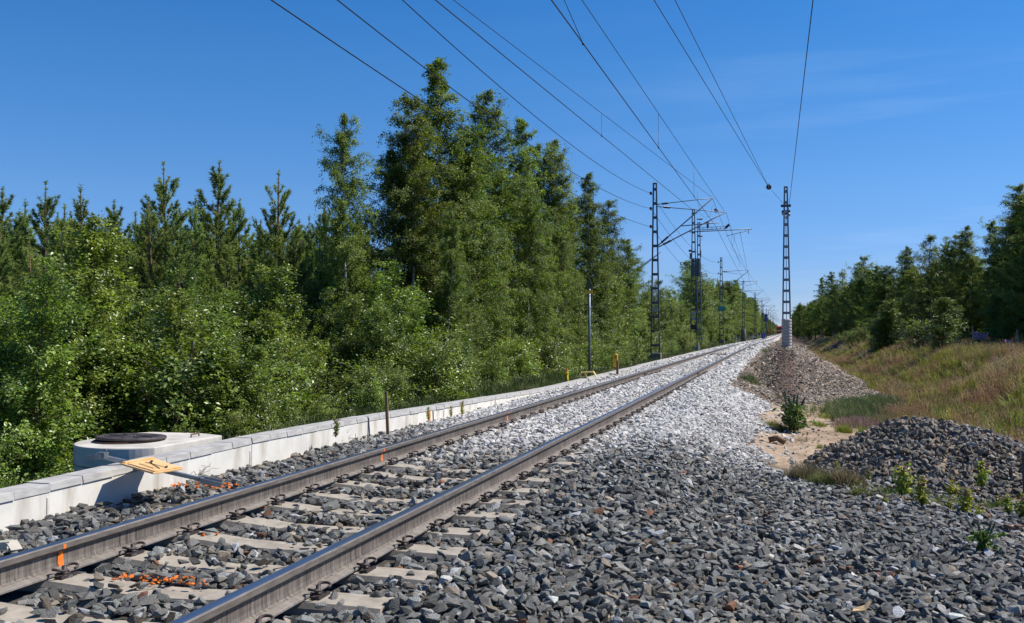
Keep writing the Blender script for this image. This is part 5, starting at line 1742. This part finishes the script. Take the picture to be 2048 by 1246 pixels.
h = g.uniform(0.16, 0.40, n) * (0.75 + 0.6 * ss(-0.3, 0.5, fbm(X, Y, 3.3))) * (1 + 0.15 * ss(5, 9, x))
wd_ = np.maximum(h, SP * 1.5)
pick = np.where(green < 0.5, g.integers(4, 8, n), g.integers(0, 4, n))
scatter('meadow_grass', np.stack([X, Y, ground(X, Y) - 0.02], -1), np.stack([g.normal(size=n) * 0.1, g.normal(size=n) * 0.1, g.uniform(0, 6.28, n)], -1), np.stack([wd_, wd_, h], -1), pick, C, TUFTS,
        'rough meadow of reddish dry grass with green patches on the bank', 'grass', M_GRASS)
print('meadow', n)
# green grass growing over the end of the ridge and in the sand
PX, PY, PC, PH = [], [], [], []


def patch(u, v, z, rx, ry, n_, col, h):
    c_ = at_z(u, v, z); a = g.uniform(0, 6.28, n_); r_ = np.abs(g.normal(size=n_)) * 0.62 + 0.12 * g.uniform(size=n_)
    PX.append(c_.x + np.cos(a) * r_ * rx); PY.append(c_.y + np.sin(a) * r_ * ry); PC.append(np.array(col) * g.uniform(0.7, 1.25, (n_, 1))); PH.append(h * g.uniform(0.55, 1.15, n_) * np.clip(1.15 - 0.35 * r_, 0.4, 1))


GR = (0.15, 0.185, 0.065); YG = (0.25, 0.29, 0.035); PK = (0.36, 0.24, 0.20)
patch(1720, 830, -0.72, 0.75, 2.6, 520, GR, 0.42); patch(1760, 815, -0.85, 0.7, 2.2, 300, GR, 0.36); patch(1690, 800, -0.45, 0.4, 2.0, 120, GR, 0.38)
patch(1722, 850, -0.75, 0.55, 0.9, 200, PK, 0.26); patch(1760, 850, -0.78, 0.5, 1.0, 160, PK, 0.26)
patch(1687, 860, -0.72, 0.16, 0.30, 42, YG, 0.20); patch(1728, 868, -0.72, 0.13, 0.24, 36, YG, 0.24); patch(1655, 833, -0.72, 0.3, 0.5, 40, YG, 0.15); patch(1755, 848, -0.75, 0.25, 0.4, 50, YG, 0.26)
patch(1548, 855, -0.68, 0.22, 0.45, 60, (0.22, 0.22, 0.05), 0.17); patch(1565, 862, -0.70, 0.2, 0.3, 40, (0.16, 0.15, 0.06), 0.18)
patch(1500, 777, -0.62, 0.30, 1.1, 60, GR, 0.33); patch(1640, 895, -0.72, 0.07, 0.1, 10, YG, 0.12)
patch(1545, 692, 0.0, 0.25, 4.0, 60, GR, 0.45); patch(1530, 704, -0.3, 0.25, 3.0, 40, GR, 0.40)
patch(1613, 952, -0.66, 0.24, 0.24, 90, (0.24, 0.20, 0.11), 0.26); patch(1650, 966, -0.68, 0.22, 0.2, 60, (0.19, 0.22, 0.06), 0.22); patch(1690, 968, -0.68, 0.2, 0.2, 56, (0.26, 0.21, 0.11), 0.30); patch(1790, 985, -0.68, 0.7, 0.3, 60, (0.22, 0.26, 0.05), 0.16); patch(1930, 1000, -0.66, 0.7, 0.3, 70, (0.24, 0.27, 0.05), 0.15); patch(1722, 990, -0.68, 0.12, 0.14, 26, (0.19, 0.2, 0.06), 0.18); patch(1600, 940, -0.66, 0.2, 0.2, 30, (0.22, 0.19, 0.12), 0.12)
patch(1620, 830, -0.72, 0.4, 1.2, 40, (0.26, 0.24, 0.09), 0.10); patch(1600, 880, -0.72, 0.4, 0.5, 30, (0.27, 0.22, 0.10), 0.09); patch(1640, 850, -0.72, 0.2, 0.3, 30, YG, 0.14); patch(1560, 790, -0.6, 0.1, 0.2, 8, YG, 0.1); patch(1540, 814, -0.68, 0.05, 0.1, 6, YG, 0.08)
q = 240; wx_ = g.uniform(3.6, 10.5, q); wy_ = g.uniform(17, 62, q)
for k in range(q):
    m_ = g.integers(2, 7); PX.append(wx_[k] + g.normal(size=m_) * 0.18); PY.append(wy_[k] + g.normal(size=m_) * 0.3)
    PC.append(np.array([(0.26, 0.27, 0.04), (0.17, 0.20, 0.05), (0.34, 0.33, 0.06), (0.44, 0.30, 0.20)][k % 4]) * g.uniform(0.8, 1.2, (m_, 1))); PH.append(g.uniform(0.35, 0.62, m_))
X, Y, C, h = np.concatenate(PX), np.concatenate(PY), np.concatenate(PC), np.concatenate(PH); n = len(X)
scatter('wild_grass', np.stack([X, Y, ground(X, Y) - 0.02], -1), np.stack([g.normal(size=n) * 0.12, g.normal(size=n) * 0.12, g.uniform(0, 6.28, n)], -1), np.stack([h * 0.8, h * 0.8, h], -1), g.integers(0, 5, n), C, TUFTS,
        'green and yellowish tufts of wild grass around the sandy patch', 'grass', M_GRASS)
# undergrowth behind the wall
X, Y = band_grid(-9.5, -5.66, 3, 30, 0.17, g); X2, Y2 = band_grid(-9.5, -5.66, 30, 130, 0.5, g)
X = np.concatenate([X, X2]); Y = np.concatenate([Y, Y2]); X = X + xs(Y)
k = frustum(X, Y) & ~((np.abs(X - mc.x - 0.1) < 0.95) & (np.abs(Y - mc.y - 0.3) < 1.15)); X, Y = X[k], Y[k]; n = len(X)
x = X - xs(Y)
C = np.array([0.085, 0.12, 0.03]) * g.uniform(0.6, 1.5, (n, 1)) + np.array([0.09, 0.05, 0.03]) * ((x > -6.5) & (fbm(X, Y, 1.2) > 0.1))[:, None] * g.uniform(0, 1, (n, 1))
h = np.where(x > -6.3, g.uniform(0.12, 0.28, n), g.uniform(0.2, 0.45, n)) * np.where(Y < 13, 0.7, 1.0)
scatter('undergrowth', np.stack([X, Y, ground(X, Y) - 0.02], -1), np.stack([g.normal(size=n) * 0.15, g.normal(size=n) * 0.15, g.uniform(0, 6.28, n)], -1), np.stack([h, h, h], -1), g.integers(0, 5, n), C, TUFTS,
        'green grass and weeds growing behind the low wall', 'undergrowth', M_GRASS)

# the far wood closing the view down the line
far_protos = []
for i, (t_, c_, H) in enumerate((TALLP[0], TALLP[1], BIRCH[0], BIRCH[3])):
    vt = np.empty(len(t_.vertices) * 3, np.float32); t_.vertices.foreach_get('co', vt); vc = np.empty(len(c_.vertices) * 3, np.float32); c_.vertices.foreach_get('co', vc)
    k0 = 3 if i < 2 else 4
    ft = np.empty(len(t_.loops), np.int32); t_.loops.foreach_get('vertex_index', ft); fc_ = np.empty(len(c_.loops), np.int32); c_.loops.foreach_get('vertex_index', fc_)
    tn = np.empty(len(c_.polygons), np.float32); c_.attributes['tint'].data.foreach_get('value', tn)
    nt_ = len(ft) // 4
    far_protos.append(np_mesh('far_tree', np.concatenate([vt, vc]).reshape(-1, 3), [ft.reshape(-1, 4), fc_.reshape(-1, k0) + len(vt) // 3], [t_.materials[0], c_.materials[0]], fmat=[0] * nt_ + [1] * len(tn), tint=np.concatenate([np.zeros(nt_), tn])))
PX, PY = [], []
for side in (-1, 1):
    for y in np.arange(325, 1500, 7.0):
        for q in range(4):
            PX.append((-3.2 + float(xs(y)) + side * (8.5 + q * 3.5 + TR.uniform(-1, 1) if side < 0 else 8.0 + q * 3.5 + TR.uniform(-1, 1)))); PY.append(y + TR.uniform(-3, 3))
for k in range(160): PX.append(TR.uniform(-40, 120)); PY.append(TR.uniform(1450, 1700))
X, Y = np.array(PX), np.array(PY); n = len(X)
s = g.uniform(0.8, 1.08, n)
scatter('far_wood', np.stack([X, Y, ground(X, Y) - 0.1], -1), np.stack([np.zeros(n), np.zeros(n), g.uniform(0, 6.28, n)], -1), np.stack([s * 1.2, s * 1.2, s], -1), g.integers(0, 4, n), np.ones((n, 3)), far_protos, 'distant wood lining both sides of the track to the horizon', 'wood', M_PINE)

# ------------------------------------------------------------------ small plants and scraps
def lupin(seed, h, nst, flower, spread=0.14, leaf=0.075, nleaf=520):
    """stem, leaves and spires of a lupin clump"""
    g_ = np.random.default_rng(seed); st = Acc(); LP = []; SP_ = []
    for k in range(nst):
        a = g_.uniform(0, 6.28); tip = np.array([math.cos(a), math.sin(a), 0]) * spread * g_.uniform(0.4, 1.3); hh = h * g_.uniform(0.8, 1.0)
        s = np.linspace(0, 1, 6)[:, None]; pl_ = tip * s ** 1.3 + np.array([0, 0, hh]) * s
        st.add(*tube_np(pl_, np.linspace(0.008, 0.003, 6), 5))
        for q in range(max(1, nleaf // nst // 9)):
            t = g_.uniform(0.08, 0.72); c = np.array([np.interp(t, s[:, 0], pl_[:, i]) for i in range(3)]) + g_.normal(size=3) * np.array([0.10, 0.10, 0.03]) * h * 1.4
            LP.append(c + g_.normal(size=(9, 3)) * np.array([0.028, 0.028, 0.010]) * (h / 0.7))
        t = np.repeat(np.linspace(0.72, 1.02, 26), 5)
        c = np.stack([np.interp(t, s[:, 0], pl_[:, i]) for i in range(3)], -1)
        an = np.arange(len(t)) * 2.4; rr_ = 0.020 * (1.1 - (t - 0.72) / 0.34)[:, None] * (h / 0.7)
        SP_.append(c + np.stack([np.cos(an), np.sin(an), 0 * an], -1) * rr_)
    P = np.concatenate(LP); V, F = leaf_quads(P, leaf, g_, 0.5, None, 0.42)
    lm = np_mesh('leaves', V, F, M_LUPL, tint=g_.uniform(0, 1, len(F)))
    P = np.concatenate(SP_); V, F = leaf_quads(P, (0.055 if flower else 0.030) * (h / 0.7), g_, 0.1, None, 0.8)
    fm = np_mesh('flower_spikes' if flower else 'seed_spikes', V, F, M_LUPF if flower else M_LUPP, tint=g_.uniform(0, 1, len(F)))
    sm_ = np_mesh('stems', *st.get(), M_LUPL, tint=np.full(len(st.get()[1]), 0.4), smooth=True)
    return sm_, lm, fm


def put_lupin(ms, x, y, lab, group, s=1.0, rz=0.0):
    o = thing('lupin', (x, y, gz(x, y)), lab, 'plant', group, rz); o.scale = (s, s, s)
    for nm, me in zip(('stems', 'leaves', 'flower_spikes'), ms): obj(me.name.split('.')[0], me, o)
    return o


p = at_z(1588, 866, -0.74)
put_lupin(lupin(5, 0.82, 7, False, 0.19, 0.08, 1700), p.x, p.y, 'leafy lupin with grey green seed spikes on the sandy patch', None)
LF = lupin(6, 0.9, 13, True, 0.30, 0.085, 700)
for (u, v, z, s, lab) in ((1771, 725, -0.3, 0.9, 'purple lupin clump low on the meadow slope'), (1800, 692, 0.2, 1.35, 'wide purple lupin clump below the rounded bright bush'), (1782, 684, 0.25, 1.1, 'pale purple lupins left of the widest clump'),
                         (1895, 692, 0.25, 1.1, 'dark purple lupins before the yellow green young tree'), (1868, 690, 0.25, 0.9, 'few lupins left of the dark purple ones'), (1961, 700, 0.3, 1.05, 'bright lilac lupin clump at the right, before the dark wood'), (2018, 702, 0.3, 0.6, 'green lupin without many flowers near the right edge')):
    p = at_z(u, v, z)
    for _ in range(4): zz = gz(p.x, p.y); p = at_z(u, v, zz) if abs(zz - CAM_H) > 0.15 and zz < CAM_H else p
    put_lupin(LF, p.x, p.y, lab, 'lupins at the meadow edge', s, u)


def sapling(seed):
    g_ = np.random.default_rng(seed); st = Acc(); LP = []
    for k in range(5):
        a = g_.uniform(0, 6.28); tip = np.array([math.cos(a), math.sin(a), 0]) * (0.0 if k == 0 else 0.16) ; hh = 1.0 if k == 0 else g_.uniform(0.45, 0.9)
        s = np.linspace(0, 1, 5)[:, None]; pl_ = tip * s + np.array([0, 0, hh]) * s; st.add(*tube_np(pl_, np.linspace(0.012, 0.004, 5), 5))
        m_ = int(64 * hh); t = g_.uniform(0.15, 1.02, m_); LP.append(np.stack([np.interp(t, s[:, 0], pl_[:, i]) for i in range(3)], -1) + g_.normal(size=(m_, 3)) * np.array([0.07, 0.07, 0.02]))
    P = np.concatenate(LP); V, F = leaf_quads(P, 0.12, g_, 0.3, None, 0.7)
    top = (P[:, 2] > 0.7) & (g_.uniform(size=len(P)) < 0.4)
    lm = np_mesh('leaves', V, F, [M_SAPL, M_SAPR], fmat=top.astype(int), tint=g_.uniform(0, 1, len(F)))
    return np_mesh('stem', *st.get(), M_BARKS, smooth=True), lm


SAPS = [sapling(400 + k) for k in range(3)]
for i, (u, v, h, lab) in enumerate(((1807, 994, 0.36, 'tallest yellow green birch seedling in the gravel before the heap'), (1846, 1015, 0.30, 'seedling right of the tallest one, tinged red at the top'), (1905, 998, 0.24, 'wide low seedling in the middle of the seedling row'),
                                    (1930, 1030, 0.26, 'seedling with reddish tips before the wide low one'), (1963, 975, 0.27, 'upright seedling highest on the foot of the heap'), (1958, 1037, 0.14, 'low red tipped seedling in front'), (2016, 1030, 0.20, 'bright green seedling near the right edge'),
                                    (2045, 1040, 0.25, 'seedling cut by the right edge'), (1900, 1022, 0.13, 'tiny seedling between the larger ones'), (1673, 944, 0.13, 'lone pale seedling at the left foot of the heap'), (1738, 962, 0.13, 'small seedling left of the tallest one'),
                                    (1770, 1010, 0.12, 'small green seedling before the tallest one'), (1715, 980, 0.12, 'tiny seedling among dry weeds'), (1995, 1020, 0.14, 'tiny seedling left of the bright green one'))):
    p = at_z(u, v, -0.66)
    for _ in range(4): p = at_z(u, v, gz(p.x, p.y))
    o = thing('birch_seedling', (p.x, p.y, p.z), lab, 'seedling', 'seedlings in the gravel', i * 1.3); h *= 1.12; o.scale = (h * 1.2, h * 1.15, h)
    obj('stem', SAPS[i % 3][0], o); obj('leaves', SAPS[i % 3][1], o)
# dark leafed plant low on the right
p = at_z(1968, 1108, -0.62)
for _ in range(4): p = at_z(1968, 1108, gz(p.x, p.y))
put_lupin(lupin(9, 0.30, 6, False, 0.16, 0.06, 260), p.x, p.y, 'dark leafy plant in shadow on the gravel near the right edge', None)
# green weeds along the wall
for (u, v, h, lab) in ((672, 872, 0.26, 'leafy green weed growing against the low wall'), (925, 828, 0.24, 'leafy weed at the wall right of the orange streak'), (857, 838, 0.2, 'thin grey green weed by the orange streak'), (902, 832, 0.18, 'thin weed between two dark rods')):
    p = at_x(u, v, -5.12 if u < 800 else -5.08)
    o = thing('weed', (p.x, p.y, p.z - 0.02), lab, 'weed', 'weeds along the wall', u); o.scale = (h * 0.75, h * 0.75, h)
    obj('stem', SAPS[0][0], o); lv = obj('leaves', SAPS[1][1], o)
# bare twigs by the wall
def twig_bundle(p, seed, n_, L, label):
    g_ = np.random.default_rng(seed); a_ = Acc()
    for k in range(n_):
        d = unit(np.array([[g_.normal() * 0.8, g_.normal() * 0.9, abs(g_.normal()) * 0.9 + 0.1]]))[0]; l = L * g_.uniform(0.5, 1.2)
        s = np.linspace(0, 1, 6)[:, None]; q = d * l * s + g_.normal(size=(6, 3)) * 0.02 * s + np.array([0, 0, -0.25]) * l * s ** 2
        a_.add(*tube_np(q, np.linspace(0.0026, 0.001, 6), 4))
    tag(obj('dry_twigs', np_mesh('dry_twigs', *a_.get(), M_BARKS), None, p), label, 'twigs', 'dry twigs by the wall')


twig_bundle(at_z(402, 950, -0.17), 1, 9, 0.22, 'dry brown twigs by the wall right of the fallen sign')
twig_bundle(at_z(635, 885, -0.17), 2, 26, 0.30, 'dry twigs against the wall left of the brown stake')
twig_bundle(at_z(690, 878, -0.17), 4, 22, 0.22, 'dry twigs beside the leafy green weed')

# board with blocks at the foot of the heap
a = at_z(1655, 899, -0.66); b = at_z(1716, 884, -0.60)
for _ in range(5): a = at_z(1655, 899, gz(a.x, a.y) + 0.06); b = at_z(1716, 884, gz(b.x, b.y) + 0.07)
bw = thing('timber_board', a, 'dark board with three wooden blocks at the foot of the heap', 'board')
m = MB(); d = b - a; m.bar((0, 0, 0.02), (d.x, d.y, d.z + 0.05), 0.10, 0.035); m.build('board', M_WOOD, bw, 0.003)
for (u, v, s) in ((0.12, 0, 0.04), (0.52, 0, 0.065), (0.92, 0, 0.045)):
    q = d * u + Vector((0, 0, 0.075))
    m = MB(); m.box((q.x, q.y, q.z - 0.01), (s * 1.5, s, s * 1.3), Matrix.Rotation(0.4, 3, 'Z')); m.build('block', M_WOOD, bw, 0.004)
# log end and bark on the heap, other scraps of wood
for (u, v, L, r_, mt, lab, rz) in ((1775, 866, 0.16, 0.035, M_FRESHW, 'pale cut log lying on the left flank of the heap', 0.5),):
    p = at_z(u, v, -0.4)
    for _ in range(5): p = at_z(u, v, gz(p.x, p.y) + 0.03)
    m = MB(); m.tube([(0, 0, 0.05), (L * math.cos(rz) + 0.02, L * math.sin(rz), 0.14)], [r_, r_ * 0.9], 10); m.tube([(0.03, 0.03, 0.1), (0.09, 0.05, 0.2)], [0.022, 0.012], 5)
    tag(m.build('log', mt, None, loc=p), lab, 'log')
p = at_z(1722, 1226, -0.5); p = at_z(1722, 1226, gz(p.x, p.y) + 0.05)
m = MB(); m.add([(-0.05, -0.02, 0), (0.02, -0.018, 0.01), (0.055, 0.01, 0.055), (0.045, 0.03, 0.065), (0.02, 0.022, 0.03), (-0.04, 0.02, 0.004), (-0.05, -0.02, 0.014), (0.02, -0.018, 0.024), (0.06, 0.012, 0.065), (0.05, 0.034, 0.075), (0.02, 0.022, 0.044), (-0.04, 0.02, 0.018)],
              [(5, 4, 3, 2, 1, 0), (6, 7, 8, 9, 10, 11)] + [(i, (i + 1) % 6, 6 + (i + 1) % 6, 6 + i) for i in range(6)])
tag(m.build('wood_splinter', M_FRESHW, None, loc=p), 'pale split piece of wood on the gravel at the bottom edge', 'wood piece')
for (u, v, mt, lab, s) in ((2025, 1060, M_RUST, 'brown broken piece of bark near the right edge', 1.0), (1785, 978, M_WOOD, 'flat brown wood chip beside the tallest seedling', 0.8), (1947, 985, M_RUST, 'reddish chip between the seedlings', 0.6), (1690, 1145, M_RUST, 'small reddish brown chip in the middle of the gravel', 0.6)):
    p = at_z(u, v, -0.62)
    for _ in range(4): p = at_z(u, v, gz(p.x, p.y) + 0.05)
    m = MB(); m.box((0, 0, 0.02), (0.15 * s, 0.06 * s, 0.03 * s), Matrix.Rotation(0.3, 3, 'Y')); m.box((0.05 * s, 0.01, 0.035), (0.08 * s, 0.05 * s, 0.03 * s), Matrix.Rotation(0.9, 3, 'Z'))
    tag(m.build('wood_chip', mt, None, 0.005, loc=p), lab, 'wood chip', 'wood chips in the gravel')
# bent strip of sheet metal at the left edge
p = at_z(8, 1098, -0.17)
m = MB(); m.bar((-0.25, -0.05, 0.02), (0.02, 0.04, 0.045), 0.07, 0.006); m.bar((0.02, 0.04, 0.045), (0.10, 0.0, 0.0), 0.07, 0.006); m.bar((-0.25, -0.08, 0.01), (0.02, 0.0, 0.02), 0.006, 0.05)
tag(m.build('metal_strip', M_CREAM if False else simple('beige_metal', (0.5, 0.46, 0.36), (0.42, 0.38, 0.3), 5, 0.5), None, loc=p), 'bent beige metal strip at the left edge beside the far rail', 'metal strip')
# thin straw on the stones
p = at_z(292, 1010, -0.14); q = at_z(312, 1030, -0.14); m = MB(); m.tube([Vector((0, 0, 0.01)), q - p + Vector((0, 0, 0.0))], 0.004, 5)
tag(m.build('straw', M_FRESHW, None, loc=p), 'pale straw lying on the dark stones below the fallen sign', 'straw')
# bent pipe end in the white shoulder
p = at_z(1552, 884, -0.66); m = MB(); m.tube([(-0.12, 0, 0.03), (0.02, 0, 0.07), (0.14, -0.05, 0.0)], 0.05, 8)
tag(m.build('pipe_end', M_RUST, None, loc=p), 'short brown pipe end sticking out of the stones by the sand', 'pipe')
# dark post just inside the right edge
p = at_z(2053, 987, -0.62); m = MB(); m.box((0.10, 0, 0.30), (0.24, 0.20, 0.62)); m.box((0.10, 0, 0.63), (0.27, 0.23, 0.03))
dp = m.build('cable_box', M_BLACK, None, 0.01, loc=(p.x, p.y, gz(p.x, p.y))); tag(dp, 'black cable box cut by the right edge of the photo', 'cable box')
